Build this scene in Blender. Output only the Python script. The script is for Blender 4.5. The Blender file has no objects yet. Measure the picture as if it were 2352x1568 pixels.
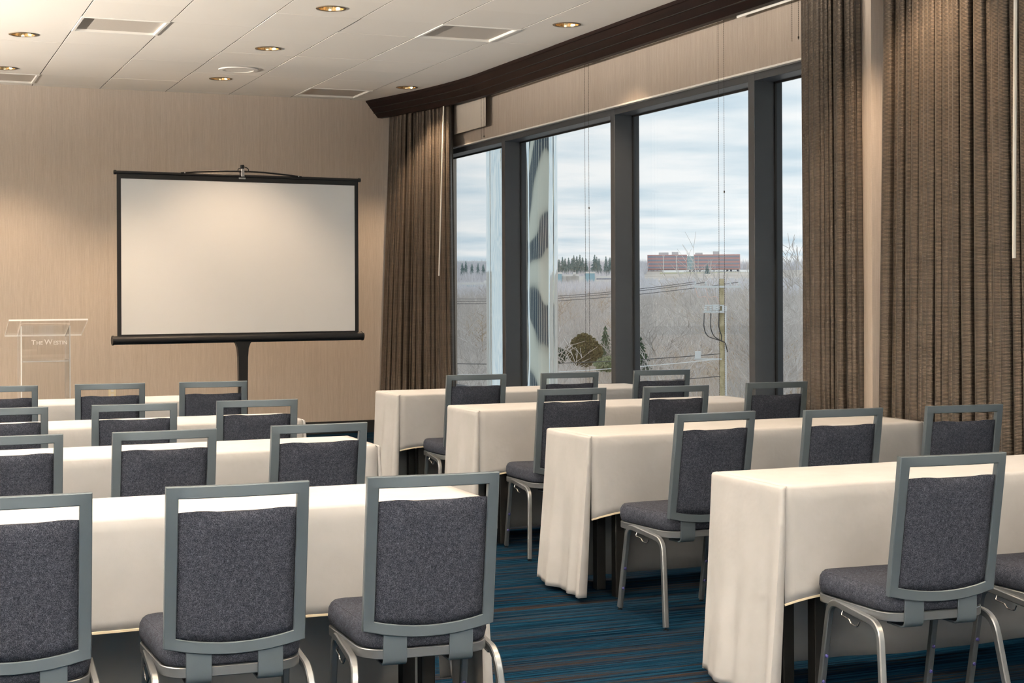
import bpy, bmesh, math, random
from mathutils import Vector, Matrix, Euler
R = math.radians
rnd = random.Random(7)
sc = bpy.context.scene
COL = sc.collection

# ------------------------------------------------------------------ camera
CAM_H = 1.42
YAW, ROLL, FPX, SHY = R(22.367), R(-0.240), 3508.8, -117.3
cd = bpy.data.cameras.new('camera'); cam = bpy.data.objects.new('camera', cd); COL.objects.link(cam)
fw = Vector((math.sin(YAW), math.cos(YAW), 0)); rt = Vector((math.cos(YAW), -math.sin(YAW), 0)); up = Vector((0, 0, 1))
r2 = rt*math.cos(ROLL) + up*math.sin(ROLL); u2 = -rt*math.sin(ROLL) + up*math.cos(ROLL)
m = Matrix((r2, u2, -fw)).transposed().to_4x4(); m.translation = Vector((0, 0, CAM_H)); cam.matrix_world = m
cd.sensor_fit = 'HORIZONTAL'; cd.sensor_width = 36; cd.lens = FPX/2352*36; cd.shift_y = SHY/2352
cd.clip_start = .05; cd.clip_end = 6000
sc.camera = cam

# ------------------------------------------------------------------ world: bright overcast sky with broken cloud
SKY = .55
w = bpy.data.worlds.new('sky'); sc.world = w; w.use_nodes = True
nt = w.node_tree; nt.nodes.clear()
def wn(t, **k):
    n = nt.nodes.new(t)
    for a, b in k.items(): setattr(n, a, b)
    return n
tc = wn('ShaderNodeTexCoord'); sep = wn('ShaderNodeSeparateXYZ'); nt.links.new(tc.outputs['Generated'], sep.inputs[0])
mx = wn('ShaderNodeMath', operation='ABSOLUTE'); nt.links.new(sep.outputs['Z'], mx.inputs[0])
ad = wn('ShaderNodeMath', operation='ADD'); ad.inputs[1].default_value = .06; nt.links.new(mx.outputs[0], ad.inputs[0])
dx = wn('ShaderNodeMath', operation='DIVIDE'); nt.links.new(sep.outputs['X'], dx.inputs[0]); nt.links.new(ad.outputs[0], dx.inputs[1])
dy = wn('ShaderNodeMath', operation='DIVIDE'); nt.links.new(sep.outputs['Y'], dy.inputs[0]); nt.links.new(ad.outputs[0], dy.inputs[1])
cmb = wn('ShaderNodeCombineXYZ'); nt.links.new(dx.outputs[0], cmb.inputs[0]); nt.links.new(dy.outputs[0], cmb.inputs[1])
nz = wn('ShaderNodeTexNoise'); nz.inputs['Scale'].default_value = 1.15; nz.inputs['Detail'].default_value = 6; nz.inputs['Roughness'].default_value = .52
nt.links.new(cmb.outputs[0], nz.inputs['Vector'])
cr = wn('ShaderNodeValToRGB'); e = cr.color_ramp.elements
e[0].position = .33; e[0].color = (.62, .74, .84, 1); e[1].position = .60; e[1].color = (.97, .98, 1.0, 1)
e2 = cr.color_ramp.elements.new(.46); e2.color = (.80, .87, .93, 1)
nt.links.new(nz.outputs['Fac'], cr.inputs[0])
bg = wn('ShaderNodeBackground'); bg.inputs['Strength'].default_value = SKY
nt.links.new(cr.outputs[0], bg.inputs[0]); wo = wn('ShaderNodeOutputWorld'); nt.links.new(bg.outputs[0], wo.inputs[0])

# ------------------------------------------------------------------ view
vs = sc.view_settings
vs.view_transform = 'Standard'; vs.look = 'None'; vs.gamma = 1; vs.use_curve_mapping = False
vs.exposure = 0.95
sc.cycles.max_bounces = 8; sc.cycles.caustics_reflective = False; sc.cycles.caustics_refractive = False
LAMP_W = 34.0              # watts of each recessed downlight
LAMP_COL = (1.0, .71, .46)
FILL_W = 950.0  # base watts of the added fill uplights

# ------------------------------------------------------------------ materials
def mat(name, color=(.5, .5, .5), rough=.6, metal=0, spec=.5):
    M = bpy.data.materials.new(name); M.use_nodes = True
    b = M.node_tree.nodes['Principled BSDF']
    b.inputs['Base Color'].default_value = (*color, 1); b.inputs['Roughness'].default_value = rough
    b.inputs['Metallic'].default_value = metal; b.inputs['Specular IOR Level'].default_value = spec
    M.diffuse_color = (*color, 1)
    return M
class NT:
    def __init__(s, M): s.t = M.node_tree; s.b = s.t.nodes.get('Principled BSDF')
    def n(s, t, **k):
        x = s.t.nodes.new(t)
        for a, b in k.items():
            if a.startswith('i_'): x.inputs[a[2:].replace('_', ' ')].default_value = b
            else: setattr(x, a, b)
        return x
    def l(s, a, b): s.t.links.new(a, b)
    def coords(s, scale=(1, 1, 1), kind='Object', rot=(0, 0, 0)):
        t = s.n('ShaderNodeTexCoord'); mp = s.n('ShaderNodeMapping'); mp.inputs['Scale'].default_value = scale; mp.inputs['Rotation'].default_value = rot
        s.l(t.outputs[kind], mp.inputs[0]); return mp.outputs[0]
    def noise(s, vec, scale=1, detail=3, rough=.5):
        x = s.n('ShaderNodeTexNoise', i_Scale=scale, i_Detail=detail, i_Roughness=rough); s.l(vec, x.inputs['Vector']); return x.outputs['Fac']
    def ramp(s, fac, stops):
        x = s.n('ShaderNodeValToRGB'); el = x.color_ramp.elements
        while len(el) < len(stops): el.new(.5)
        for e_, (p, c) in zip(el, stops): e_.position = p; e_.color = (*c, 1)
        s.l(fac, x.inputs[0]); return x.outputs[0]
    def bump(s, fac, strength=.3, dist=.002):
        x = s.n('ShaderNodeBump', i_Strength=strength, i_Distance=dist); s.l(fac, x.inputs['Height']); s.l(x.outputs[0], s.b.inputs['Normal']); return x
    def math(s, op, a, b):
        x = s.n('ShaderNodeMath', operation=op)
        for i, v in enumerate((a, b)):
            if isinstance(v, (int, float)): x.inputs[i].default_value = v
            else: s.l(v, x.inputs[i])
        return x.outputs[0]
    def mix(s, fac, a, b, blend='MIX'):
        x = s.n('ShaderNodeMix', data_type='RGBA', blend_type=blend)
        for sock, v in ((x.inputs[0], fac), (x.inputs[6], a), (x.inputs[7], b)):
            if isinstance(v, (int, float)): sock.default_value = v
            elif isinstance(v, tuple): sock.default_value = (*v, 1)
            else: s.l(v, sock)
        return x.outputs[2]

MT = {}
def wall_cover(name, c0, c1):
    M = mat(name, c0, .85, 0, .2); k = NT(M)
    a = k.noise(k.coords((330, 330, 7)), 1, 2, .5); b = k.noise(k.coords((60, 60, .5)), 1, 2); c = k.noise(k.coords((60, 60, 420)), 1, 2)
    f = k.math('ADD', k.math('MULTIPLY', a, .55), k.math('ADD', k.math('MULTIPLY', b, .25), k.math('MULTIPLY', c, .2)))
    k.l(k.ramp(f, [(.36, c0), (.64, c1)]), k.b.inputs['Base Color']); k.bump(f, .25, .001); return M
MT['wall'] = wall_cover('woven_wallcovering', (.50, .435, .375), (.62, .55, .485))
MT['header'] = wall_cover('shaded_wallcovering', (.36, .31, .265), (.47, .415, .365))  # same wallcovering in a darker copy, shade put into its colour
MT['shade'] = wall_cover('shade_fabric', (.52, .48, .43), (.58, .54, .49))
M = MT['tile'] = mat('ceiling_tile', (.78, .74, .68), .9, 0, .15); k = NT(M)
f = k.noise(k.coords((60, 60, 60)), 1, 4, .7); g = k.n('ShaderNodeObjectInfo').outputs['Random']
f2 = k.math('ADD', k.math('MULTIPLY', f, .5), k.math('MULTIPLY', g, .5))
k.l(k.ramp(f2, [(.1, (.84, .80, .74)), (.9, (.88, .845, .79))]), k.b.inputs['Base Color']); k.bump(f, .1, .001)
MT['void'] = mat('ceiling_void', (.02, .02, .02), .9)
MT['vent'] = mat('vent_enamel', (.80, .78, .74), .5)
M = MT['perf'] = mat('perforated_vent_panel', (.45, .41, .36), .7); k = NT(M)
v = k.n('ShaderNodeTexVoronoi', i_Scale=1.0); v.inputs['Randomness'].default_value = 0; k.l(k.coords((190, 190, 190)), v.inputs['Vector'])
k.l(k.ramp(v.outputs['Distance'], [(.28, (.30, .27, .235)), (.36, (.58, .53, .47))]), k.b.inputs['Base Color'])
M = MT['carpet'] = mat('striated_carpet', (.02, .1, .2), 1.0, 0, 0); k = NT(M)
s1 = k.noise(k.coords((1.0, 48, 1)), 1, 8, .75); s2 = k.noise(k.coords((1.3, 95, 1)), 1, 6, .68); s3 = k.noise(k.coords((.35, 9, 1)), 1, 3, .5); s4 = k.noise(k.coords((350, 350, 1)), 1, 2)
base = k.ramp(s1, [(.34, (.0012, .003, .007)), (.44, (.002, .011, .025)), (.52, (.004, .024, .050)), (.60, (.010, .042, .078)), (.68, (.003, .014, .034))])
br = k.ramp(k.math('ADD', k.math('MULTIPLY', s2, .6), k.math('MULTIPLY', s3, .4)), [(.50, (0, 0, 0)), (.60, (1, 1, 1))])
c = k.mix(br, base, (.034, .025, .020)); c = k.mix(.25, c, k.ramp(s4, [(.3, (0, 0, 0)), (.7, (1, 1, 1))]), 'OVERLAY')
k.l(c, k.b.inputs['Base Color']); k.bump(s4, .5, .003)
M = MT['cloth'] = mat('linen_tablecloth', (.86, .84, .80), .85, 0, .15); k = NT(M)
f = k.noise(k.coords((4, 4, 4)), 1, 4, .6); g = k.noise(k.coords((500, 500, 500)), 1, 1)
k.l(k.ramp(f, [(.3, (.42, .435, .45)), (.7, (.47, .485, .505))]), k.b.inputs['Base Color'])
k.bump(k.math('ADD', k.math('MULTIPLY', f, 1.0), k.math('MULTIPLY', g, .02)), .35, .02)
MT['hem'] = mat('cloth_hem', (.84, .76, .58), .8)
M = MT['fabric'] = mat('charcoal_tweed', (.06, .06, .07), .9, 0, .2); k = NT(M)
f = k.noise(k.coords((420, 420, 420)), 1, 2, .7); g = k.noise(k.coords((90, 90, 90)), 1, 3, .6)
f = k.math('ADD', k.math('MULTIPLY', f, .75), k.math('MULTIPLY', g, .25))
k.l(k.ramp(f, [(.34, (.007, .0085, .014)), (.5, (.028, .033, .047)), (.68, (.088, .098, .128))]), k.b.inputs['Base Color']); k.bump(f, .5, .002)
M.node_tree.nodes['Principled BSDF'].inputs['Specular IOR Level'].default_value = .1
MT['frame'] = mat('grey_powder_coat', (.115, .15, .18), .36, .5)
MT['leg'] = mat('brushed_steel', (.25, .275, .30), .34, .8)
MT['glide'] = mat('chrome_glide', (.35, .35, .36), .25, 1)
MT['bumper'] = mat('blue_plastic_bumper', (.06, .06, .22), .25)
MT['black'] = mat('black_enamel', (.008, .008, .009), .4)
MT['tableleg'] = mat('black_table_leg', (.006, .006, .006), .5)
MT['ply'] = mat('table_core', (.25, .19, .13), .7)
MT['base'] = mat('black_cove_base', (.008, .008, .008), .5)
M = MT['screen'] = mat('matte_white_projection_fabric', (.78, .80, .82), .8, 0, .2)
M = MT['wood'] = mat('mahogany', (.05, .015, .008), .5, 0, .25); k = NT(M)
f = k.noise(k.coords((30, 1.2, 30)), 1, 5, .6)
k.l(k.ramp(f, [(.3, (.003, .0008, .0006)), (.7, (.013, .0032, .002))]), k.b.inputs['Base Color'])
MT['woodedge'] = mat('dark_wood_groove', (.004, .002, .001), .6)
MT['winframe'] = mat('dark_anodised_aluminium', (.062, .070, .082), .45, .3)
MT['white'] = mat('white_enamel', (.85, .84, .80), .4)
MT['ivory'] = mat('ivory_plastic', (.78, .72, .55), .4)
MT['chain'] = mat('bronze_bead_chain', (.05, .04, .03), .4, .5)
MT['silver'] = mat('silver_trim', (.7, .7, .7), .25, 1)
MT['letter'] = mat('etched_white_lettering', (.93, .90, .88), .7)
def curtain_mat(name, dark, light, ax):
    M = mat(name, light, .40, .35, .5); k = NT(M)
    z = k.n('ShaderNodeTexWave', wave_type='BANDS', bands_direction='Z', i_Scale=1.0); z.inputs['Distortion'].default_value = 1.6; z.inputs['Detail'].default_value = 2; z.inputs['Detail Scale'].default_value = 1.5
    k.l(k.coords((30, 30, 46)), z.inputs['Vector'])
    u = k.n('ShaderNodeTexWave', wave_type='BANDS', bands_direction='X', i_Scale=1.0); u.inputs['Distortion'].default_value = 1.8; u.inputs['Detail'].default_value = 1
    k.l(k.coords((52, 0, 0), 'UV'), u.inputs['Vector'])
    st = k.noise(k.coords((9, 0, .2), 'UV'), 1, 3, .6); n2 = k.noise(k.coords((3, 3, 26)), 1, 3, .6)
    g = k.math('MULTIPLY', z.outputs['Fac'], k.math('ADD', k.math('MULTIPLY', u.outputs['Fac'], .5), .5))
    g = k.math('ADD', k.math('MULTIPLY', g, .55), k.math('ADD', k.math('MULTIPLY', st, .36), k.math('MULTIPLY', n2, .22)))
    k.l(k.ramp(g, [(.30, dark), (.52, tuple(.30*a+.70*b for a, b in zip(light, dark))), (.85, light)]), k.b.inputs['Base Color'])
    k.bump(z.outputs['Fac'], .35, .002)
    k.b.inputs['Sheen Weight'].default_value = .1
    return M
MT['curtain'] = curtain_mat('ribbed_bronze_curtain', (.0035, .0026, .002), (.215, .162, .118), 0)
def glass_mat(name, tint, ior=1.5, boost=1.0, rough=0):
    M = bpy.data.materials.new(name); M.use_nodes = True; t = M.node_tree; t.nodes.clear()
    tr = t.nodes.new('ShaderNodeBsdfTransparent'); tr.inputs[0].default_value = (*tint, 1)
    gl = t.nodes.new('ShaderNodeBsdfGlossy'); gl.inputs['Roughness'].default_value = rough; gl.inputs[0].default_value = (boost, boost, boost, 1)
    lw = t.nodes.new('ShaderNodeLayerWeight'); lw.inputs[0].default_value = .5      # facing = 1 - |N.I|, same from both sides
    pw = t.nodes.new('ShaderNodeMath'); pw.operation = 'POWER'; pw.inputs[1].default_value = 5; t.links.new(lw.outputs['Facing'], pw.inputs[0])
    r0 = ((ior-1)/(ior+1))**2; fr = t.nodes.new('ShaderNodeMath'); fr.operation = 'MULTIPLY_ADD'; fr.inputs[1].default_value = 1-r0; fr.inputs[2].default_value = r0; t.links.new(pw.outputs[0], fr.inputs[0])
    mx = t.nodes.new('ShaderNodeMixShader'); o = t.nodes.new('ShaderNodeOutputMaterial')
    t.links.new(fr.outputs[0], mx.inputs[0]); t.links.new(tr.outputs[0], mx.inputs[1]); t.links.new(gl.outputs[0], mx.inputs[2]); t.links.new(mx.outputs[0], o.inputs[0])
    return M
MT['glass'] = glass_mat('window_glass', (.975, .99, .985), 1.25)
MT['acrylic'] = glass_mat('clear_acrylic', (.955, .96, .96), 1.49)
MT['acrylicedge'] = mat('polished_acrylic_edge', (.88, .90, .92), .2)
M = MT['mirror'] = mat('mirror_glass_cladding', (.72, .80, .82), .03, 1); k = NT(M)
f = k.noise(k.coords((3, 3, .8)), 1, 1, .5); k.bump(f, .6, .025)
def emit(name, col, s):
    M = bpy.data.materials.new(name); M.use_nodes = True; t = M.node_tree; t.nodes.clear()
    e_ = t.nodes.new('ShaderNodeEmission'); e_.inputs[0].default_value = (*col, 1); e_.inputs[1].default_value = s
    o = t.nodes.new('ShaderNodeOutputMaterial'); t.links.new(e_.outputs[0], o.inputs[0]); return M
MT['lamp'] = emit('lamp_glow', (1, .80, .50), 14)
MT['reflector'] = mat('gold_reflector', (.90, .66, .36), .16, 1)
MT['trimring'] = mat('bronze_trim_ring', (.16, .12, .08), .4, .3)

# ------------------------------------------------------------------ mesh helpers
def obj(name, data, m=None, parent=None, loc=None, rot=None):
    if isinstance(data, bmesh.types.BMesh):
        me = bpy.data.meshes.new(name); bmesh.ops.recalc_face_normals(data, faces=data.faces); data.to_mesh(me); data.free()
    else: me = data
    o = bpy.data.objects.new(name, me); COL.objects.link(o)
    if m is not None and me is not None and not me.materials: me.materials.append(MT[m] if isinstance(m, str) else m)
    if parent is not None: o.parent = parent
    if loc is not None: o.location = loc
    if rot is not None: o.rotation_euler = rot
    return o
def empty(name, loc=(0, 0, 0), rz=0):
    o = bpy.data.objects.new(name, None); COL.objects.link(o); o.location = loc; o.rotation_euler = (0, 0, rz); o.empty_display_size = .1
    return o
def tag(o, label, cat, group=None, kind=None):
    o['label'] = label; o['category'] = cat
    if group: o['group'] = group
    if kind: o['kind'] = kind
    return o
def struct(o): o['kind'] = 'structure'; return o
def smooth(o, ang=40):
    me = o.data
    for p in me.polygons: p.use_smooth = True
    try: me.set_sharp_from_angle(angle=R(ang))
    except Exception: pass
    return o
def box(bm, lo, hi, bev=0, seg=2):
    r = bmesh.ops.create_cube(bm, size=1); vs_ = r['verts']
    for v in vs_:
        v.co = Vector([(lo[i]+hi[i])/2 + v.co[i]*(hi[i]-lo[i]) for i in range(3)])
    if bev:
        es = list({e for v in vs_ for e in v.link_edges}); bmesh.ops.bevel(bm, geom=es, offset=bev, segments=seg, affect='EDGES', profile=.5)
    return bm
def bx(lo, hi, bev=0, seg=2): return box(bmesh.new(), lo, hi, bev, seg)
def sweep(bm, pts, sec, closed=False, upv=None, scales=None):
    """sweep a 2-D section (list of (a,b)) along a polyline; a = side axis, b = up axis"""
    pts = [Vector(p) for p in pts]; n = len(pts); rings = []; pu = Vector(upv) if upv else None
    for i, p in enumerate(pts):
        if closed: t = (pts[(i+1) % n]-pts[i-1]).normalized()
        else: t = ((pts[min(i+1, n-1)]-p).normalized() + (p-pts[max(i-1, 0)]).normalized()).normalized()
        if pu is None: pu = Vector((0, 0, 1)) if abs(t.z) < .9 else Vector((0, 1, 0))
        s = t.cross(pu)
        if s.length < 1e-6: s = t.cross(Vector((1, 0, 0)))
        s.normalize(); u = s.cross(t).normalized()
        if upv is None: pu = u
        # mitre correction
        f = 1.0
        if (0 < i < n-1) or closed:
            a = (pts[(i+1) % n]-p).normalized(); c_ = max(.35, a.dot(t)); f = 1/c_
        k_ = scales[i] if scales else 1
        rings.append([bm.verts.new(p + s*a_*k_ + u*b_*k_) for a_, b_ in sec])
    L = len(sec)
    for i in range(n if closed else n-1):
        A, B = rings[i], rings[(i+1) % n]
        for j in range(L): bm.faces.new((A[j], A[(j+1) % L], B[(j+1) % L], B[j]))
    if not closed:
        bm.faces.new(rings[0][::-1]); bm.faces.new(rings[-1])
    return bm
def circ(r, n=8): return [(r*math.cos(2*math.pi*i/n), r*math.sin(2*math.pi*i/n)) for i in range(n)]
def rsec(w_, h_, c=.15):
    a, b = w_/2, h_/2; q = c*min(w_, h_)
    return [(a-q, -b), (a, -b+q), (a, b-q), (a-q, b), (-a+q, b), (-a, b-q), (-a, -b+q), (-a+q, -b)]
def tube(pts, r, n=8, **k): return sweep(bmesh.new(), pts, circ(r, n), **k)
def lathe(prof, n=32, bm=None):
    bm = bm or bmesh.new(); rings = []
    for r_, z_ in prof:
        rings.append([bm.verts.new((r_*math.cos(2*math.pi*i/n), r_*math.sin(2*math.pi*i/n), z_)) for i in range(n)] if r_ > 1e-6 else [bm.verts.new((0, 0, z_))])
    for A, B in zip(rings, rings[1:]):
        for i in range(n):
            j = (i+1) % n
            q = [A[i % len(A)], A[j % len(A)], B[j % len(B)], B[i % len(B)]]; q2 = []
            for v in q:
                if v not in q2: q2.append(v)
            if len(q2) > 2: bm.faces.new(q2)
    return bm
def arc(c, r, a0, a1, n, plane):
    out = []
    for i in range(n+1):
        a = R(a0+(a1-a0)*i/n); p = [c[0], c[1], c[2]]; p[plane[0]] += r*math.cos(a); p[plane[1]] += r*math.sin(a); out.append(Vector(p))
    return out
def fillet(pts, rad, n=5):
    pts = [Vector(p) for p in pts]; out = [pts[0]]
    for a, b, c_ in zip(pts, pts[1:], pts[2:]):
        u = (a-b).normalized(); v = (c_-b).normalized(); r_ = min(rad, (a-b).length*.45, (c_-b).length*.45)
        p0, p1 = b+u*r_, b+v*r_
        for i in range(n+1):
            t = i/n; out.append(p0*(1-t)**2 + b*2*t*(1-t) + p1*t*t)
    out.append(pts[-1]); return out
def copy_tree(o, parent=None):
    c_ = o.copy(); COL.objects.link(c_)
    if parent is not None: c_.parent = parent
    for ch in o.children: copy_tree(ch, c_)
    return c_

# ------------------------------------------------------------------ room shell
H = 3.331; DB = 14.754; XL = -4.3; YR = -4.0
XH = 5.10          # header wall face
XF, XG = 5.14, 5.30  # window frame room face, glass
T = .6096; X0 = 1.278; Y0 = 10.32
struct(obj('floor', bx((XL, YR, -.15), (5.46, DB+.2, 0)), 'carpet'))
wb = struct(obj('wall_back', bx((XL-.2, DB, 0), (5.46, DB+.2, H+.3)), 'wall'))
struct(obj('wall_left', bx((XL-.2, YR, 0), (XL, DB, H+.3)), 'wall'))
wre = struct(obj('wall_rear', bx((XL-.2, YR-.2, 2.80), (5.46, YR, H+.3)), 'wall'))
obj('knee_wall', bx((XL-.2, YR-.2, 0), (5.46, YR, .42)), 'wall', wre)
for n_, (a, b) in enumerate(((-4.2, -1.9), (-1.9, .4), (.4, 2.7), (2.7, 5.0))):  # rear windows out of view, added for cool daylight from behind
    win = struct(obj('window_%d' % (20+n_), bx((a, YR-.12, 2.74), (b, YR, 2.80)), 'winframe')); obj('sill_rail', bx((a, YR-.12, .42), (b, YR, .48)), 'winframe', win)
    obj('mullion', bx((a-.04, YR-.12, .42), (a+.04, YR, 2.80)), 'winframe', win); obj('pane', bx((a+.04, YR-.11, .48), (b-.04, YR-.10, 2.74)), 'glass', win)
struct(obj('baseboard_back', bx((XL, DB-.018, 0), (4.62, DB, .125), .004), 'base'))
struct(obj('baseboard_left', bx((XL, YR, 0), (XL+.015, DB-.02, .125), .004), 'base'))
# window wall: header above, knee wall below, pier
HB = 2.805; SILL = .42
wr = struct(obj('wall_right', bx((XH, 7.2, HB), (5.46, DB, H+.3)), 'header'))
obj('soffit_edge', bx((XH-.002, 7.2, HB-.008), (XH+.045, DB, HB+.004)), 'white', wr)
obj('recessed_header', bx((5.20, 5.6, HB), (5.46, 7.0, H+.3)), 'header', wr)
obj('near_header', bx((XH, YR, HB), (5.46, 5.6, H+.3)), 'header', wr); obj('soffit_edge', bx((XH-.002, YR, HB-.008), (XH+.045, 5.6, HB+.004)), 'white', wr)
struct(obj('wall_sill', bx((XH, YR, 0), (5.46, DB, SILL)), 'wall'))
struct(obj('baseboard_right', bx((XH-.018, YR, 0), (XH, DB-.02, .125), .004), 'base'))
pier = struct(obj('wall_pier', bx((5.0, 6.976, 0), (5.46, 7.45, H)), 'wall'))
# windows: dark fins, panes, heads
mull = [-3.9, -1.7, .45, 2.5, 4.45, 6.4, 8.42, 10.43, 12.65, 14.70]
FW = .075
for n_, (a, b) in enumerate(zip(mull[:-1], mull[1:])):
    if a == 6.4: a = 7.40
    win = struct(obj('window_%d' % (n_+1), bx((XF+.001, a+FW, HB-.055), (XG+.05, b, HB-.008), .002), 'winframe'))
    obj('sill_rail', bx((XF+.001, a+FW, SILL), (XG+.05, b, SILL+.06), .002), 'winframe', win)
    obj('mullion', bx((XF, b, SILL), (XG+.05, b+FW, HB-.008), .004), 'winframe', win)
    obj('pane', bx((XG, a+FW*.5, SILL+.05), (XG+.012, b+FW*.5, HB-.05)), 'glass', win)
    obj('glazing_bead', bx((XG-.012, a+FW, HB-.068), (XG, b, HB-.05)), 'black', win)
    obj('glazing_bead', bx((XG-.012, a+FW, SILL+.06), (XG, a+FW+.012, HB-.05)), 'black', win)
    obj('glazing_bead', bx((XG-.012, b-.012, SILL+.06), (XG, b, HB-.05)), 'black', win)
    obj('sill_board', bx((XH-.03, a, SILL-.02), (XF, b+FW, SILL), .004), 'winframe', win)
# wooden cornice that swings into the room at the far corner
def corn_x(y):   # plan offset of the cornice run
    t = max(0, min(1, (y-12.6)/(DB-12.6))); return -.36*t**1.7
cor = bmesh.new()
prof = [(4.845, H), (4.855, H-.022), (4.862, H-.026), (4.895, H-.072), (4.895, H-.076), (4.902, H-.078), (4.934, H-.122), (4.934, H-.126), (4.941, H-.128), (4.975, H-.170), (5.02, H-.172), (5.02, H)]
ys = [YR, 2, 6, 10, 12.6] + [12.6+(DB-.002-12.6)*i/14 for i in range(1, 15)]
rings = [[cor.verts.new((x+corn_x(y), y, z)) for x, z in prof] for y in ys]
for A, B in zip(rings, rings[1:]):
    for j in range(len(prof)): cor.faces.new((A[j], A[(j+1) % len(prof)], B[(j+1) % len(prof)], B[j]))
cor.faces.new(rings[0]); cor.faces.new(rings[-1])
co = struct(obj('trim_cornice', cor, 'wood'))
for zz, xx in ((H-.074, 4.894), (H-.124, 4.933)):
    g = bmesh.new(); sweep(g, [(xx+corn_x(y)-.0005, y, zz) for y in ys], rsec(.004, .006), upv=(0, 0, 1)); obj('groove', g, 'woodedge', co)
j = bmesh.new(); sweep(j, [(4.846-.0005, 10.55, H-.004), (4.974-.0005, 10.55, H-.168)], rsec(.003, .003)); obj('joint', j, 'woodedge', co)

# ceiling: lay-in tiles one by one
cl = struct(obj('ceiling', bx((XL-.2, YR-.2, H+.16), (5.46, DB+.2, H+.30)), 'void'))
GA, GB = .004, .0012      # joint half-widths
def tile_mesh(x0, x1, y0, y1, hole=None):
    bm = bmesh.new(); th = .018
    if hole is None:
        box(bm, (x0, y0, 0), (x1, y1, th)); return bm
    n = 32; hx, hy, hr = hole
    def per(a):
        c_, s_ = math.cos(a), math.sin(a)
        tx = ((x1 if c_ > 0 else x0)-hx)/c_ if abs(c_) > 1e-9 else 1e9; ty = ((y1 if s_ > 0 else y0)-hy)/s_ if abs(s_) > 1e-9 else 1e9
        t = min(tx, ty); return (hx+c_*t, hy+s_*t)
    angs = sorted([2*math.pi*i/n for i in range(n)] + [math.atan2(y-hy, x-hx) % (2*math.pi) for x in (x0, x1) for y in (y0, y1)])
    I0 = [bm.verts.new((hx+hr*math.cos(a), hy+hr*math.sin(a), 0)) for a in angs]; O0 = [bm.verts.new((*per(a), 0)) for a in angs]
    I1 = [bm.verts.new((v.co.x, v.co.y, th)) for v in I0]; O1 = [bm.verts.new((v.co.x, v.co.y, th)) for v in O0]; L = len(angs)
    for i in range(L):
        q = (i+1) % L
        bm.faces.new((I0[i], O0[i], O0[q], I0[q])); bm.faces.new((I1[i], I1[q], O1[q], O1[i]))
        bm.faces.new((I0[i], I0[q], I1[q], I1[i])); bm.faces.new((O0[i], O1[i], O1[q], O0[q]))
    return bm
lights = []
for cx in (-2.70, -.87, .965, 2.807):
    for r_ in range(-7, 3): lights.append((cx, 11.844+r_*3*T))
for y in (10.015, 13.65, 6.36, 2.7, -1.0): lights.append((4.557, y))
lights = [(x, y) for x, y in lights if y > YR+.4]
LR = .098
vents = [(0, 1), (4, 0), (4, 6), (-1, 6)]          # (column, row) of vent panels
speaker = (2.83, 13.05)
full = bpy.data.meshes.new('ceiling_tile'); b_ = tile_mesh(GA, T-GA, GB, T-GB); b_.to_mesh(full); b_.free(); full.materials.append(MT['tile'])
rest = bmesh.new(); ntile = 0
for i in range(-10, 6):
    for jn in range(-24, 8):
        xa, ya = X0+i*T, Y0+jn*T; xb, yb = xa+T, ya+T
        if yb < YR or xb < XL: continue
        if (i, jn) in vents: continue
        xa_, xb_, ya_, yb_ = max(xa+GA, XL), min(xb-GA, 4.90), max(ya+GB, YR), min(yb-GB, DB-.001)
        if xb_-xa_ < .02 or yb_-ya_ < .02: continue
        hol = None
        for lx, ly in lights:
            if xa_ < lx < xb_ and ya_ < ly < yb_: hol = (lx-xa, ly-ya, LR-.004)
        inview = ya > 7.9 and xa > -.1-.6
        if inview:
            if hol is None and abs(xb_-xa_-(T-2*GA)) < 1e-6 and abs(yb_-ya_-(T-2*GB)) < 1e-6: o = obj('ceiling_tile', full, None, cl)
            else:
                o = obj('ceiling_tile', tile_mesh(xa_-xa, xb_-xa, ya_-ya, yb_-ya, hol), 'tile', cl)
            o.location = (xa, ya, H + rnd.uniform(-.0012, .0012)); ntile += 1
        else:
            t_ = tile_mesh(xa_-xa, xb_-xa, ya_-ya, yb_-ya, hol); me_ = bpy.data.meshes.new('tmp'); t_.to_mesh(me_); t_.free()
            me_.transform(Matrix.Translation((xa, ya, H))); rest.from_mesh(me_); bpy.data.meshes.remove(me_)
fo = obj('ceiling_tile_field', rest, 'tile', cl); fo['kind'] = 'stuff'

for i in range(-9, 7):
    if XL < X0+i*T < 4.88: obj('grid_runner', bx((X0+i*T-GA, YR, H+.0015), (X0+i*T+GA, DB-.001, H+.03)), 'void', cl)
# vents
vp = empty('ceiling_vent'); g = bmesh.new()
for lo, hi in (((0, 0), (T, .022)), ((0, T-.022), (T, T)), ((0, .022), (.022, T-.022)), ((T-.022, .022), (T, T-.022))):
    box(g, (lo[0], lo[1], -.006), (hi[0], hi[1], .028), .002, 1)
obj('frame', g, 'vent', vp); obj('perforated_panel', bx((.02, .02, .012), (T-.02, T-.02, .02)), 'perf', vp)
for q, (i, jn) in enumerate(vents):
    o = vp if q == 0 else copy_tree(vp)
    o.location = (X0+i*T, Y0+jn*T, H)
    tag(o, ('perforated ceiling air vent over the lectern-side tables', 'perforated ceiling air vent near the wooden cornice above the windows', 'perforated ceiling air vent between the back wall and the corner curtain', 'perforated ceiling air vent above the lectern at the back wall')[q], 'vent', 'ceiling air vents')
# speaker
o = obj('ceiling_speaker', lathe([(0, -.004), (.13, -.005), (.132, -.009), (.165, -.008), (.168, 0), (0, .002)], 40), 'tile', None, (*speaker, H-.0012)); smooth(o)
tag(o, 'round flush speaker grille in the tiled ceiling near the back wall', 'speaker')
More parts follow.
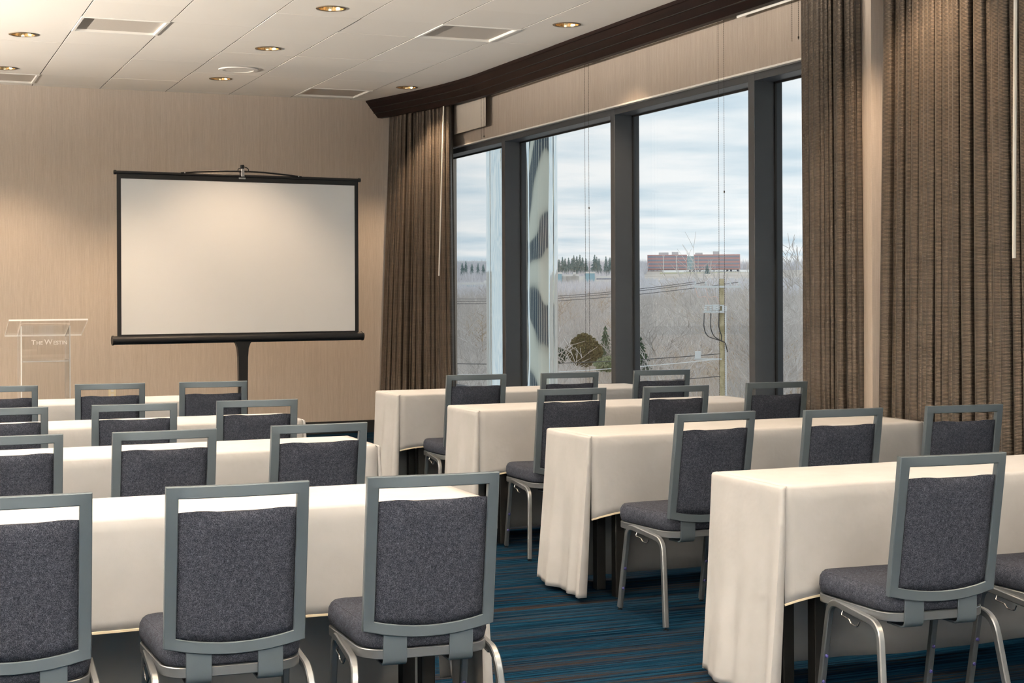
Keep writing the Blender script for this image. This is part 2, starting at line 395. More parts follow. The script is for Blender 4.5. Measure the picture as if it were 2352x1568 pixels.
# downlights
dl = empty('downlight')
smooth(obj('trim_ring', lathe([(LR-.013, -.001), (LR-.011, -.005), (LR+.004, -.004), (LR+.006, .0), (LR-.004, .002), (LR-.013, -.001)], 40), 'trimring', dl))
smooth(obj('reflector', lathe([(LR-.012, 0), (LR-.016, .03), (LR-.028, .07), (LR-.046, .11), (.03, .135)], 40), 'reflector', dl))
smooth(obj('lamp', lathe([(0, .062), (.018, .066), (.03, .08), (.034, .10), (.028, .125), (.0, .134)], 20), 'lamp', dl))
for q, (x, y) in enumerate(lights):
    o = dl if q == 0 else copy_tree(dl); o.location = (x, y, H)
    tag(o, 'round recessed downlight with a gold reflector in the tiled ceiling', 'ceiling light', 'recessed downlights')
    ld = bpy.data.lights.new('downlight_beam', 'SPOT'); ld.energy = LAMP_W; ld.color = LAMP_COL; ld.spot_size = R(100); ld.spot_blend = .55; ld.shadow_soft_size = .05
    lo = bpy.data.objects.new('downlight_beam', ld); COL.objects.link(lo); lo.parent = o; lo.location = (0, 0, .02)

# added, unseen fill uplights on the left and rear walls, brightening the room
scn = empty('fill_uplight'); bm = bmesh.new(); sweep(bm, [(.07*math.cos(R(a)), .11+.07*math.sin(R(a)), 0) for a in range(0, 360, 15)], rsec(.004, .26), closed=True, upv=(0, 0, 1))
smooth(obj('shade', bm, 'ivory', scn)); obj('back_plate', bx((-.05, 0, -.08), (.05, .018, .08), .004), 'silver', scn); obj('arm', bx((-.01, .015, -.012), (.01, .10, .012)), 'silver', scn)
smooth(obj('lamp', lathe([(0, -.04), (.02, -.03), (.024, 0), (.02, .03), (0, .04)], 12), 'lamp', scn, (0, .11, 0)))
for q, (x, y, rz) in enumerate([(XL, y_, -90) for y_ in (13.2, 11.2, 9.2, 7.2, 5.2, 3.2, 1.2)] + [(x_, YR, 0) for x_ in (-1.9, .4, 2.7)]):
    o = scn if q == 0 else copy_tree(scn); o.location = (x, y, 2.0); o.rotation_euler = (0, 0, R(rz))
    tag(o, 'added ivory cylinder fill uplight on an unseen beige wall', 'wall light', 'added fill uplights')
    for up_ in (1,):
        ld = bpy.data.lights.new('fill_beam', 'SPOT'); ld.energy = FILL_W*(3.8 if y == YR else 1.12); ld.color = (1, .90, .78); ld.spot_size = R(84); ld.spot_blend = .45; ld.shadow_soft_size = .05
        lo = bpy.data.objects.new('fill_beam', ld); COL.objects.link(lo); lo.parent = o; lo.location = (0, .16, .14*up_); lo.rotation_euler = (R(180-47), 0, 0)      # forward-throw uplight: aimed up and into the room

# ------------------------------------------------------------------ wall outlet
ou = obj('wall_outlet', bx((-.036, -.008, -.058), (.036, 0, .058), .004), 'ivory', None, (1.99, DB, .47)); tag(ou, 'small ivory outlet plate on the back wall', 'outlet')
for zz in (-.02, .02): obj('socket', bx((-.014, -.0095, zz-.012), (.014, -.006, zz+.012), .003), 'white', ou)

# ------------------------------------------------------------------ chairs
def make_chair():
    t = empty('banquet_chair')
    yb = -.25                                # top of the back
    zt, zb = .90, .452
    def bk(x, z):                            # back plane: leans back with height, bows a little
        f = (z-zb)/(zt-zb); return Vector((x, yb + .075*(1-f) - .010*(1-(x/.19)**2), z))
    W = .1765
    pts = [bk(-W, zt-.016)] + [bk(-W+2*W*i/8, zt-.016) for i in range(1, 8)] + [bk(W, zt-.016)]
    pts += [bk(W, zt-.016-(zt-zb-.032)*i/5) for i in range(1, 5)]
    bot = [bk(W-2*W*i/8, zb+.016-.022*(1-((W-2*W*i/8)/W)**2)) for i in range(0, 9)]
    pts += bot + [bk(-W, zt-.016-(zt-zb-.032)*i/5) for i in range(4, 0, -1)]
    # frame as a closed plate-like tube: outer / inner loops front and back
    bm = bmesh.new(); n = len(pts); cx = Vector((0, 0, (zt+zb)/2)); rings = []
    for i, p in enumerate(pts):
        a, b = pts[i-1], pts[(i+1) % n]; d1 = (p-a).normalized(); d2 = (b-p).normalized(); nn = Vector((0, 1, 0))
        s1 = d1.cross(nn).normalized(); s2 = d2.cross(nn).normalized(); s = (s1+s2).normalized(); s = s/max(.5, s.dot(s1))
        if s.dot(Vector((p.x, 0, p.z-cx.z))) < 0: s = -s
        hw, hd, c_ = .0165, .0125, .0022
        rings.append([bm.verts.new(p + s*u_ + nn*v_) for u_, v_ in ((hw-c_, -hd), (hw, -hd+c_), (hw, hd-c_), (hw-c_, hd), (-hw+c_, hd), (-hw, hd-c_), (-hw, -hd+c_), (-hw+c_, -hd))])
    for i in range(n):
        A, B = rings[i], rings[(i+1) % n]
        for j_ in range(8): bm.faces.new((A[j_], A[(j_+1) % 8], B[(j_+1) % 8], B[j_]))
    smooth(obj('back_frame', bm, 'frame', t), 28)
    # upholstered back pad
    bm = bmesh.new(); nx, nz = 12, 14; W2 = W-.0155; z1 = .828; gridF = []; gridB = []
    for iz in range(nz+1):
        rowF, rowB = [], []
        for ix in range(nx+1):
            x = -W2+2*W2*ix/nx; u_ = ix/nx; v_ = iz/nz
            zlo = zb+.030-.022*(1-(x/W)**2); z = zlo+(z1-zlo)*v_
            e_ = min(1, min(u_, 1-u_)/.07)**.5; ez = min(1, min(v_, 1-v_)/.06)**.5; e_ = min(e_, ez)
            p = bk(x, z); rowF.append(bm.verts.new(p+Vector((0, .004+.026*e_, 0)))); rowB.append(bm.verts.new(p+Vector((0, -.003-.009*e_, .004*(v_ == 1)*math.sin(u_*9)))))
        gridF.append(rowF); gridB.append(rowB)
    for G in (gridF, gridB):
        for iz in range(nz):
            for ix in range(nx): bm.faces.new((G[iz][ix], G[iz][ix+1], G[iz+1][ix+1], G[iz+1][ix]))
    for iz in range(nz):
        for ix in (0, nx): bm.faces.new((gridF[iz][ix], gridF[iz+1][ix], gridB[iz+1][ix], gridB[iz][ix]))
    for ix in range(nx):
        for iz in (0, nz): bm.faces.new((gridF[iz][ix], gridF[iz][ix+1], gridB[iz][ix+1], gridB[iz][ix]))
    smooth(obj('back_pad', bm, 'fabric', t), 70)
    # seat: rounded cushion, a little wider at the front
    def outline(grow, n_=10):
        yr, yf = yb+.075-grow*.0, yb+.488; wr, wf = .192, .215
        P = []
        for (cx_, cy_, a0, rad) in ((wf-.06, yf-.06, 0, .06), (-wf+.06, yf-.06, 90, .06), (-wr+.085, yr+.085, 180, .085), (wr-.085, yr+.085, 270, .085)):
            for i in range(n_+1):
                a = R(a0+90*i/n_); P.append((cx_+(rad+grow)*math.cos(a), cy_+(rad+grow)*math.sin(a)))
        return P
    bm = bmesh.new(); prof_ = [(-.012, .396), (.0, .402), (.006, .425), (.004, .452), (-.004, .466), (-.016, .472), (-.06, .478), (-.12, .480)]
    rr = []
    for g_, z_ in prof_:
        rr.append([bm.verts.new((x, y, z_)) for x, y in (outline(max(g_, -.055)) if g_ > -.055 else [(x*(1+g_*2.2), (y-(-.035))*(1+g_*2.2)-.035) for x, y in outline(-.055)])])
    for A, B in zip(rr, rr[1:]):
        for i in range(len(A)): bm.faces.new((A[i], A[(i+1) % len(A)], B[(i+1) % len(A)], B[i]))
    bm.faces.new(rr[0]); bm.faces.new(rr[-1]); so = smooth(obj('seat', bm, 'fabric', t), 60)
    bm = bmesh.new(); ol = outline(-.0105); sweep(bm, [(x, y, .4693) for x, y in ol], circ(.0014, 5), closed=True, upv=(0, 0, 1)); smooth(obj('piping', bm, 'fabric', so))
    bm = bmesh.new(); ol = outline(-.004); sweep(bm, [(x, y, .382) for x, y in ol], rsec(.014, .028), closed=True, upv=(0, 0, 1)); smooth(obj('seat_rail', bm, 'leg', t), 30)
    # flat struts that carry the back
    for s in (-1, 1):
        x = s*.098; p0 = bk(x, zb+.008)+Vector((0, .002, 0))
        path = fillet([p0, (x, yb+.068, .40), (x, yb+.070, .352), (x, yb+.17, .350)], .035, 6)
        bm = bmesh.new(); sweep(bm, path, rsec(.070, .007, .2), upv=(0, 1, .01)); smooth(obj('strut', bm, 'frame', t), 30)
    # legs: each side an inverted U, front and rear leg meeting on the side rail
    for s in (-1, 1):
        mid = Vector((s*.208, yb+.235, .372))
        for fr in (1, 0):
            if fr: path = fillet([mid, (s*.206, yb+.395, .384), (s*.210, yb+.468, .012)], .055, 7)
            else: path = fillet([mid, (s*.210, yb+.085, .362), (s*.238, yb+.015, .012)], .055, 7)
            bm = bmesh.new(); sweep(bm, path, rsec(.021, .024, .16))
            lg = smooth(obj('leg', bm, 'leg', t), 30)
            f_ = path[-1]; obj('foot_glide', lathe([(0, 0), (.011, 0), (.011, .006), (.005, .008), (.005, .016), (0, .016)], 12), 'glide', lg, (f_.x, f_.y, 0))
            if fr:
                for zz in (.10, .19):
                    tt = (zz-.012)/(.384-.012); yy = yb+.468+(yb+.395-yb-.468)*tt
                    d = obj('bumper', lathe([(0, .006), (.005, .005), (.007, 0)], 10), 'bumper', lg, (s*(.210-.004*tt), yy-.0125, zz)); d.rotation_euler = (R(90), 0, 0)
        hk = fillet([(s*.216, yb+.30, .366), (s*.222, yb+.30, .352), (s*.222, yb+.25, .348), (s*.222, yb+.24, .336), (s*.222, yb+.20, .334), (s*.217, yb+.195, .352)], .012, 3)
        smooth(obj('ganging_hook', tube(hk, .0026, 6), 'glide', t))
    return t
chair0 = make_chair(); used = [0]
def place_chair(x, y, ang, label):
    o = chair0 if not used[0] else copy_tree(chair0); used[0] = 1
    # x, y = centre of the top rail
    a = R(ang); o.rotation_euler = (0, 0, a); o.location = (x + .25*math.sin(a)*-1, y + .25*math.cos(a), 0)
    tag(o, label, 'chair', 'grey banquet chairs set at the tables')
rowN = {1: 'fourth table from the screen', 2: 'third table from the screen', 3: 'second table from the screen', 4: 'table nearest the screen'}
CH = {('L', 1): [(.307, 4.095, -3), (.885, 4.10, -2.9), (1.44, 4.088, -4.5)], ('L', 2): [(.415, 5.82, -1), (.975, 5.795, 0), (1.578, 5.82, 1)],
      ('L', 3): [(.498, 7.235, -4), (1.076, 7.22, -5), (1.655, 7.235, -5)], ('L', 4): [(.605, 8.93, -6), (1.19, 8.90, -7), (1.763, 8.83, -7)],
      ('R', 1): [(3.099, 3.905, -4), (3.73, 3.905, -3)], ('R', 2): [(3.250, 5.641, 2), (3.848, 5.578, -3), (4.459, 5.536, -6)],
      ('R', 3): [(3.366, 7.349, -3), (3.963, 7.301, -2.8), (4.63, 7.353, -2)], ('R', 4): [(3.389, 8.82, -3.5), (4.002, 8.771, -3), (4.666, 8.79, -7)]}
for (blk, row), L in CH.items():
    seats = ['outer seat', 'middle seat', 'aisle seat'] if blk == 'L' else ['aisle seat', 'middle seat', 'window seat']
    side = 'lectern side' if blk == 'L' else 'window side'
    for s_, (x, y, a) in zip(seats, L):
        place_chair(x, y, a, 'grey padded chair, %s at the %s, %s' % (s_, rowN[row], side))

# ------------------------------------------------------------------ tables and cloths
TZ = .752
def make_table(x0, x1, y0, y1, label):
    t = empty('folding_table', ((x0+x1)/2, (y0+y1)/2, 0)); cx, cy = (x0+x1)/2, (y0+y1)/2
    obj('tabletop', bx((x0-cx+.004, y0-cy+.004, TZ-.028), (x1-cx-.004, y1-cy-.004, TZ-.004), .003), 'ply', t)
    for xe in (x0+.16, x1-.16):
        for dy in (.055, .255):
            obj('leg', bx((xe-cx-.023, y0-cy+dy-.023, 0), (xe-cx+.023, y0-cy+dy+.023, TZ-.03), .003), 'tableleg', t)
        obj('crossbar', bx((xe-cx-.02, y0-cy+.03, TZ-.06), (xe-cx+.02, y0-cy+.40, TZ-.028), .003), 'tableleg', t)
    tag(t, label, 'table', 'seminar tables under white cloths')
def make_cloth(x0, x1, y0, y1, hem, label, seed, flare=.05):
    rg = random.Random(seed); cx, cy = (x0+x1)/2, (y0+y1)/2
    bm = bmesh.new(); uvl = None
    nX = 40; ph = [rg.uniform(0, 6.28) for _ in range(8)]
    def xs(i): return x0+(x1-x0)*i/nX
    rad = .010
    # cross-profile from near hem, over the top, to far hem: (y offset side, z)
    def profile(x):
        P = []
        hz = hem + .010*math.sin(x*2.1+ph[0]) + .006*math.sin(x*5.3+ph[1])
        e_ = min(1, (x-x0)/.25); hz += -.03*(1-e_)**2; e2 = min(1, (x1-x)/.25); hz += -.03*(1-e2)**2
        for i in range(10):
            f = i/9; z = hz+(TZ-rad-hz)*f
            wv = (1-f)*(.006*math.sin(x*9+ph[2])+.005*math.sin(x*17+ph[3])+.004)
            P.append((y0-wv-.0015, z))
        for i in range(1, 5):
            a = R(180-90*i/4); P.append((y0+rad+rad*math.cos(a), TZ-rad+rad*math.sin(a)))
        for i in range(1, 5): P.append((y0+rad+(y1-y0-2*rad)*i/4, TZ+.0012*math.sin(x*6+i+ph[4])*min(1, (x-x0)/.2, (x1-x)/.2)*(i < 4)))
        for i in range(1, 5):
            a = R(90-90*i/4); P.append((y1-rad+rad*math.cos(a), TZ-rad+rad*math.sin(a)))
        zb_ = .022+.006*math.sin(x*3+ph[5])
        for i in range(1, 11):
            f = i/10; z = TZ-rad+(zb_-TZ+rad)*f; wv = f*(.012*math.sin(x*7+ph[6])+.008*math.sin(x*15+ph[7])-.012)
            P.append((y1+wv, z))
        return P
    cols = []
    for i in range(nX+1):
        x = xs(i); cols.append([bm.verts.new((x-cx, y-cy, z)) for y, z in profile(x)])
    for A, B in zip(cols, cols[1:]):
        for a, b, c_, d in zip(A, A[1:], B[1:], B): bm.faces.new((a, b, c_, d))
    # end flaps, folded round the corners, reaching to the floor
    for xe, s in ((x0, -1), (x1, 1)):
        nV, nH = 36, 28; grid = []; q = [rg.uniform(0, 6.28) for _ in range(4)]
        for iv in range(nV+1):
            f = iv/nV; row = []
            for ih in range(nH+1):
                u_ = ih/nH; zlow = .014 + .012*(1-math.cos(u_*3+q[0]))*.5 + .02*u_*u_
                if f < .06: z = TZ-rad*(1-math.cos(f/.06*1.57)); dx = rad*math.sin(f/.06*1.57)
                else: ff = (f-.06)/.94; z = TZ-rad+(zlow-TZ+rad)*ff; dx = rad
                d = f**1.3*(flare + .012*math.sin(u_*9+q[1]) + .010*math.sin(u_*17+q[2]) + .006*math.sin(u_*31+q[3]))
                spread = .022*f
                y = (y0-spread)+(y1-y0+2*spread)*u_
                if f < .02: y = y0+rad*.7+(y1-y0-2*rad*.7)*u_
                row.append(bm.verts.new((xe-cx+s*(dx+d), y-cy, z)))
            grid.append(row)
        for A, B in zip(grid, grid[1:]):
            for a, b, c_, d in zip(A, A[1:], B[1:], B): bm.faces.new((a, b, c_, d))
        # returned corner strips: the flap wraps a few centimetres round the near and far edge
        for ih, sy in ((0, 1), (nH, -1)):
            prev = None
            for iv in range(nV+1):
                f = iv/nV; v0 = grid[iv][ih]
                v1 = bm.verts.new(v0.co+Vector((-s*(.010+.030*f), sy*-.004*(1 if sy > 0 else 1), 0)))
                if prev: bm.faces.new((prev[0], prev[1], v1, v0))
                prev = (v0, v1)
    o = obj('tablecloth', bm, 'cloth', None, (cx, cy, 0)); smooth(o, 75)
    md = o.modifiers.new('thickness', 'SOLIDIFY'); md.thickness = .0018; md.offset = 1
    # stitched hem along the near fall
    hb = bmesh.new(); P = [(x-cx, profile(x)[0][0]-cy-.0012, profile(x)[0][1]+.004) for x in [xs(i) for i in range(nX+1)]]
    sweep(hb, P, rsec(.003, .008), upv=(0, 0, 1)); obj('hem', hb, 'hem', o)
    tag(o, label, 'tablecloth', 'white cloths on the seminar tables')
TB = {('R', 1): (2.82, 4.65, 4.43, 4.89, .385), ('R', 2): (2.985, 4.815, 6.31, 6.77, .40), ('R', 3): (3.055, 4.885, 7.91, 8.37, .41), ('R', 4): (3.06, 4.89, 9.335, 9.795, .42),
      ('L', 1): (-.05, 1.78, 4.625, 5.085, .42), ('L', 2): (.14, 1.97, 6.345, 6.805, .41), ('L', 3): (.18, 2.01, 7.77, 8.23, .41), ('L', 4): (.18, 2.01, 9.45, 9.91, .41)}
for (blk, row), (a, b, c_, d, hm) in TB.items():
    side = 'lectern side' if blk == 'L' else 'window side'; tn = rowN[row]
    make_table(a, b, c_, d, 'narrow black-legged folding table, %s, %s' % (tn, side))
    make_cloth(a-.006, b+.006, c_-.004, d+.004, hm, 'white cloth over the %s, %s' % (tn, side), row*10+(blk == 'L'))

# ------------------------------------------------------------------ projection screen on tripod
ps = empty('projection_screen', (2.815, 12.85, 0), R(6)); tag(ps, 'white tripod projection screen with black border against the beige wall', 'projection screen')
SW, Z0, Z1 = 1.06, 1.06, 2.402
def dish(lo, hi): return bx(lo, hi)
obj('screen_fabric', bx((-SW+.03, -.004, Z0), (SW-.03, .0, Z1-.045)), 'screen', ps)
b = bmesh.new()
for lo, hi in (((-SW, Z0-.01), (-SW+.034, Z1)), ((SW-.034, Z0-.01), (SW, Z1)), ((-SW+.034, Z1-.055), (SW-.034, Z1)), ((-SW+.034, Z0-.01), (SW-.034, Z0+.012))):
    box(b, (lo[0], -.006, lo[1]), (hi[0], -.001, hi[1]))
obj('black_border', b, 'black', ps)
o = obj('roller_case', tube([(-SW-.03, 0, Z0-.035), (SW+.035, 0, Z0-.035)], .036, 16), 'black', ps); smooth(o)
for s in (-1, 1): obj('end_cap', tube([(s*(SW+.03), 0, Z0-.035), (s*(SW+.042), 0, Z0-.035)], .040, 16), 'black', ps)
o = obj('top_bar', tube([(-SW-.012, 0, Z1-.005), (SW+.012, 0, Z1-.005)], .014, 10), 'black', ps); smooth(o)
for s in (-1, 1): obj('bar_end', tube([(s*(SW+.004), 0, Z1-.005), (s*(SW+.022), 0, Z1-.005)], .019, 10), 'black', ps)
smooth(obj('hanger_bow', tube([(-.53, -.012, Z1+.005), (-.4, -.012, Z1+.018), (-.2, -.012, Z1+.032), (0, -.012, Z1+.037), (.2, -.012, Z1+.032), (.4, -.012, Z1+.018), (.53, -.012, Z1+.005)], .007, 8), 'black', ps))
for s in (-1, 1): obj('bow_rivet', tube([(s*.5, -.024, Z1+.009), (s*.5, -.016, Z1+.009)], .007, 8), 'silver', ps)
obj('hook_bracket', bx((-.014, -.03, Z1-.012), (.014, -.008, Z1+.058), .003), 'silver', ps)
obj('hook_knob', bx((-.018, -.034, Z1+.058), (.012, -.006, Z1+.09), .004), 'black', ps)
smooth(obj('hanger_loop', tube(fillet([(-.01, -.02, Z1+.062), (-.042, -.02, Z1+.055), (-.04, -.02, Z1+.03), (.05, -.02, Z1+.03), (.052, -.02, Z1+.06), (.01, -.02, Z1+.075)], .02, 4), .004, 6), 'black', ps))
obj('maker_plate', bx((-.03, -.0085, Z1-.03), (.03, -.006, Z1-.016)), 'silver', ps)
b = bmesh.new(); secs = []
for z, hw in ((Z0-.05, .085), (Z0-.08, .062), (Z0-.12, .048), (Z0-.2, .041), (Z0-.35, .039), (.30, .036)):
    secs.append([b.verts.new((sx*hw, sy*.022, z)) for sx, sy in ((-1, -1), (1, -1), (1, 1), (-1, 1))])
for A, B in zip(secs, secs[1:]):
    for i in range(4): b.faces.new((A[i], A[(i+1) % 4], B[(i+1) % 4], B[i]))
b.faces.new(secs[0]); b.faces.new(secs[-1]); obj('pole', b, 'black', ps)
for a in (90, 210, 330):
    c_, s_ = math.cos(R(a)), math.sin(R(a)); obj('leg', tube([(c_*.03, s_*.03, .36), (c_*.45, s_*.45, .012)], .014, 8), 'black', ps)
smooth(obj('back_mast', tube([(0, .02, .3), (0, .02, Z1+.03)], .014, 8), 'black', ps))

# ------------------------------------------------------------------ acrylic lectern
le = empty('lectern', (1.25, 13.25, 0)); tag(le, 'clear acrylic lectern with slanted top and etched lettering by the back wall', 'lectern')
def panel(name, bm, parent, thin):
    bmesh.ops.recalc_face_normals(bm, faces=bm.faces); me = bpy.data.meshes.new(name); bm.to_mesh(me); bm.free()
    me.materials.append(MT['acrylic']); me.materials.append(MT['acrylicedge'])
    nv = Vector(thin).normalized()
    for p in me.polygons: p.material_index = 0 if abs(p.normal.dot(nv)) > .8 else 1
    o = bpy.data.objects.new(name, me); COL.objects.link(o); o.parent = parent; return o
def slab(verts, off):      # polygon extruded by off
    bm = bmesh.new(); A = [bm.verts.new(v) for v in verts]; B = [bm.verts.new(Vector(v)+Vector(off)) for v in verts]; n = len(A)
    bm.faces.new(A); bm.faces.new(B[::-1])
    for i in range(n): bm.faces.new((A[i], B[i], B[(i+1) % n], A[(i+1) % n]))
    return bm
panel('reading_top', slab([(-.30, -.10, 1.185), (.33, -.10, 1.185), (.33, .37, 1.045), (-.30, .37, 1.045)], (0, .004, .014)), le, (0, .29, .96))
panel('front_panel', slab([(-.19, 0, .02), (.19, 0, .02), (.19, 0, 1.145), (-.19, 0, 1.145)], (0, .010, 0)), le, (0, 1, 0))
for s in (-1, 1):
    panel('side_panel', slab([(s*.19, .012, .02), (s*.19, .36, .02), (s*.19, .36, 1.04), (s*.19, .012, 1.14)], (s*.010, 0, 0)), le, (1, 0, 0))
panel('shelf', slab([(-.185, .012, .84), (.185, .012, .84), (.185, .35, .84), (-.185, .35, .84)], (0, 0, .010)), le, (0, 0, 1))
panel('base_plate', slab([(-.26, -.05, 0), (.26, -.05, 0), (.26, .42, 0), (-.26, .42, 0)], (0, 0, .018)), le, (0, 0, 1))
def text_mesh(parts, name):
    bm = bmesh.new(); x = 0
    for body, size in parts:
        cu = bpy.data.curves.new('txt', 'FONT'); cu.body = body; cu.size = size; cu.extrude = .0008; cu.space_character = 1.02; cu.offset = .0012
        ob = bpy.data.objects.new('txt', cu); COL.objects.link(ob); dg = bpy.context.evaluated_depsgraph_get(); me = bpy.data.meshes.new_from_object(ob.evaluated_get(dg))
        wd = max(v.co.x for v in me.vertices); me.transform(Matrix.Translation((x, 0, 0))); bm.from_mesh(me); x += wd + size*.10
        bpy.data.objects.remove(ob); bpy.data.curves.remove(cu); bpy.data.meshes.remove(me)
    return bm, x
bm, wd = text_mesh([('T', .075), ('HE', .058), (' ', .02), ('W', .082), ('ESTIN', .058)] if False else [('T', .072), ('HE', .054)], 'l')
bm2, wd2 = text_mesh([('W', .080), ('ESTIN', .056)], 'l')
me_ = bpy.data.meshes.new('tmp'); bm2.to_mesh(me_); me_.transform(Matrix.Translation((wd+.012, 0, 0))); bm.from_mesh(me_); bm2.free(); wd = wd+.012+wd2
for v in bm.verts: v.co.x -= wd/2
o = obj('lettering', bm, 'letter', le, (.03, -.003, .985), (R(90), 0, 0)); kx = .29/wd; o.scale = (kx, kx, 1)

# ------------------------------------------------------------------ curtains and their draw wands, roller shades and chains
def make_curtain(name, pa, pb, pa2, pb2, zt, zb, nf, amp, seed, label, sharp=1.0, flat_from=None, wob=.012):
    """pa->pb plan line at the top, pa2->pb2 at the bottom; nf folds"""
    rg = random.Random(seed); bm = bmesh.new(); uv = bm.loops.layers.uv.new('UVMap')
    # irregular fold phases
    knots = [0]
    for i in range(nf*2): knots.append(knots[-1]+rg.uniform(.55, 1.5))
    knots = [k_/knots[-1] for k_ in knots]; amps = [rg.choice((.65, .85, 1.0, 1.3)) for _ in knots]; drift = [rg.uniform(-1, 1) for _ in knots]; low = [rg.uniform(-1, 1) for _ in knots]
    nz = 34; cols = []; per = 9; us = []
    for i in range(len(knots)-1):
        for q in range(per): us.append((knots[i]+(knots[i+1]-knots[i])*q/per, i, q/per))
    us.append((1, len(knots)-2, 1.0))
    pa, pb, pa2, pb2 = map(Vector, (pa, pb, pa2, pb2)); L = 0; prev = None; arcl = []
    def pt(u_, i, q, f):
        A = pa.lerp(pa2, f); B = pb.lerp(pb2, f); d = (B-A); nrm = Vector((-d.y, d.x)).normalized()
        s = -1 if i % 2 else 1
        a = amps[i]*amp*(1 if flat_from is None or u_ < flat_from else .35)
        w_ = s*a*math.sin(math.pi*q)**sharp
        # overhang: folds curl sideways a little
        side = .35*a*math.sin(2*math.pi*q)*s
        dr = (drift[i]*(1-q)+drift[i+1]*q)*wob*math.sin(f*2.2+i*.3) + (low[i]*(1-q)+low[i+1]*q)*wob*1.2*max(0, f-.55)*2
        p = A + d*u_ + d.normalized()*(side+dr*(1 if 0 < u_ < 1 else 0)) + nrm*w_*(.75+.25*f)
        return p
    for (u_, i, q) in us:
        p = pt(u_, i, q, .5)
        if prev is not None: L += (p-prev).length
        prev = p; arcl.append(L)
    grid = []
    for (u_, i, q) in us:
        row = []
        for k_ in range(nz+1):
            f = k_/nz; p = pt(u_, i, q, f); row.append(bm.verts.new((p.x, p.y, zt+(zb-zt)*f + (.010*math.sin(u_*40+seed) if k_ == nz else 0))))
        grid.append(row)
    for a in range(len(grid)-1):
        for k_ in range(nz):
            fc = bm.faces.new((grid[a][k_], grid[a+1][k_], grid[a+1][k_+1], grid[a][k_+1]))
            for lp in fc.loops:
                c_ = a if lp.vert in (grid[a][k_], grid[a][k_+1]) else a+1; lp[uv].uv = (arcl[c_], lp.vert.co.z)
    o = obj(name, bm, 'curtain'); 
    for p in o.data.polygons: p.use_smooth = True
    md = o.modifiers.new('thickness', 'SOLIDIFY'); md.thickness = .003
    tag(o, label, 'curtain'); return o
CT = H-.10
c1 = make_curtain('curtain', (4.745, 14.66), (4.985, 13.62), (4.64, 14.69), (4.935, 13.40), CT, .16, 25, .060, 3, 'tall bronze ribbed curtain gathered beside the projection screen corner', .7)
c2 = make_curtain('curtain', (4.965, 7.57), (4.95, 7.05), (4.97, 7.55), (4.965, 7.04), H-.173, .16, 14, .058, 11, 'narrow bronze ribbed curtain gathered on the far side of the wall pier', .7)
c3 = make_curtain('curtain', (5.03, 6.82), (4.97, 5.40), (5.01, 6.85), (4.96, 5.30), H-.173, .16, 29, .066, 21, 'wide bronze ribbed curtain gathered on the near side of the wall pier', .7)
smooth(obj('draw_wand', tube([(4.898, 13.58, H-.155), (4.815, 13.50, 1.56)], .007, 8), 'white', c1))
smooth(obj('draw_wand', tube([(4.865, 5.66, H-.172), (4.845, 5.66, 1.56)], .009, 8), 'white', c3))
def bead_chain(name, x, y, z0, z1, parent):
    bm = bmesh.new(); n = int((z1-z0)/.012)
    for i in range(n):
        z = z0+(z1-z0)*i/n; r_ = .0028
        v = [bm.verts.new((x+a*r_, y+b*r_, z+c_*.0042)) for a, b, c_ in ((1, 0, 0), (0, 1, 0), (-1, 0, 0), (0, -1, 0), (0, 0, 1), (0, 0, -1))]
        for a in range(4):
            bm.faces.new((v[a], v[(a+1) % 4], v[4])); bm.faces.new((v[(a+1) % 4], v[a], v[5]))
    sweep(bm, [(x, y, z0), (x, y, z1)], circ(.0010, 4)); return obj(name, bm, 'chain', parent)
def roller(y0, y1, drop, chain_y, zc, label, bottom_bar):
    t = empty('roller_shade', (5.06, (y0+y1)/2, H-.13)); cx, cy, cz = t.location
    o = obj('roller_tube', tube([(0, y0-cy, 0), (0, y1-cy, 0)], .025, 14), 'white', t); smooth(o)
    obj('shade_fabric', bx((-.0265, y0-cy, drop-cz), (-.025, y1-cy, 0)), 'shade', t)
    if bottom_bar: obj('hem_bar', bx((-.030, y0-cy, drop-cz-.004), (-.021, y1-cy, drop-cz+.016), .003), 'white', t)
    else:
        obj('hem_pocket', bx((-.029, y0-cy+.002, drop-cz), (-.0265, y1-cy-.002, drop-cz+.030), .001), 'shade', t)
    for dy in (-.035, .035): bead_chain('bead_chain', -.045, chain_y+dy-cy, zc-cz, 0, t)
    smooth(obj('chain_connector', lathe([(0, -.008), (.005, -.006), (.005, .006), (0, .008)], 8), 'chain', t, (-.045, chain_y-.035-cy, 2.05-cz if zc < 1 else zc-cz+.01)))
    tag(t, label, 'roller shade')
roller(12.84, 13.66, 2.905, 12.87, 2.80, 'pale roller shade lowered a little beside the far corner curtain', False)
roller(10.60, 12.70, 3.165, 10.66, .62, 'rolled up roller shade with bead chain above the middle window', True)
roller(8.62, 10.45, 3.165, 8.62, .62, 'rolled up roller shade with bead chain above the window facing the utility pole', True)
roller(7.48, 8.45, 3.150, 7.75, 2.9, 'rolled up roller shade with white bottom bar beside the narrow curtain', True)

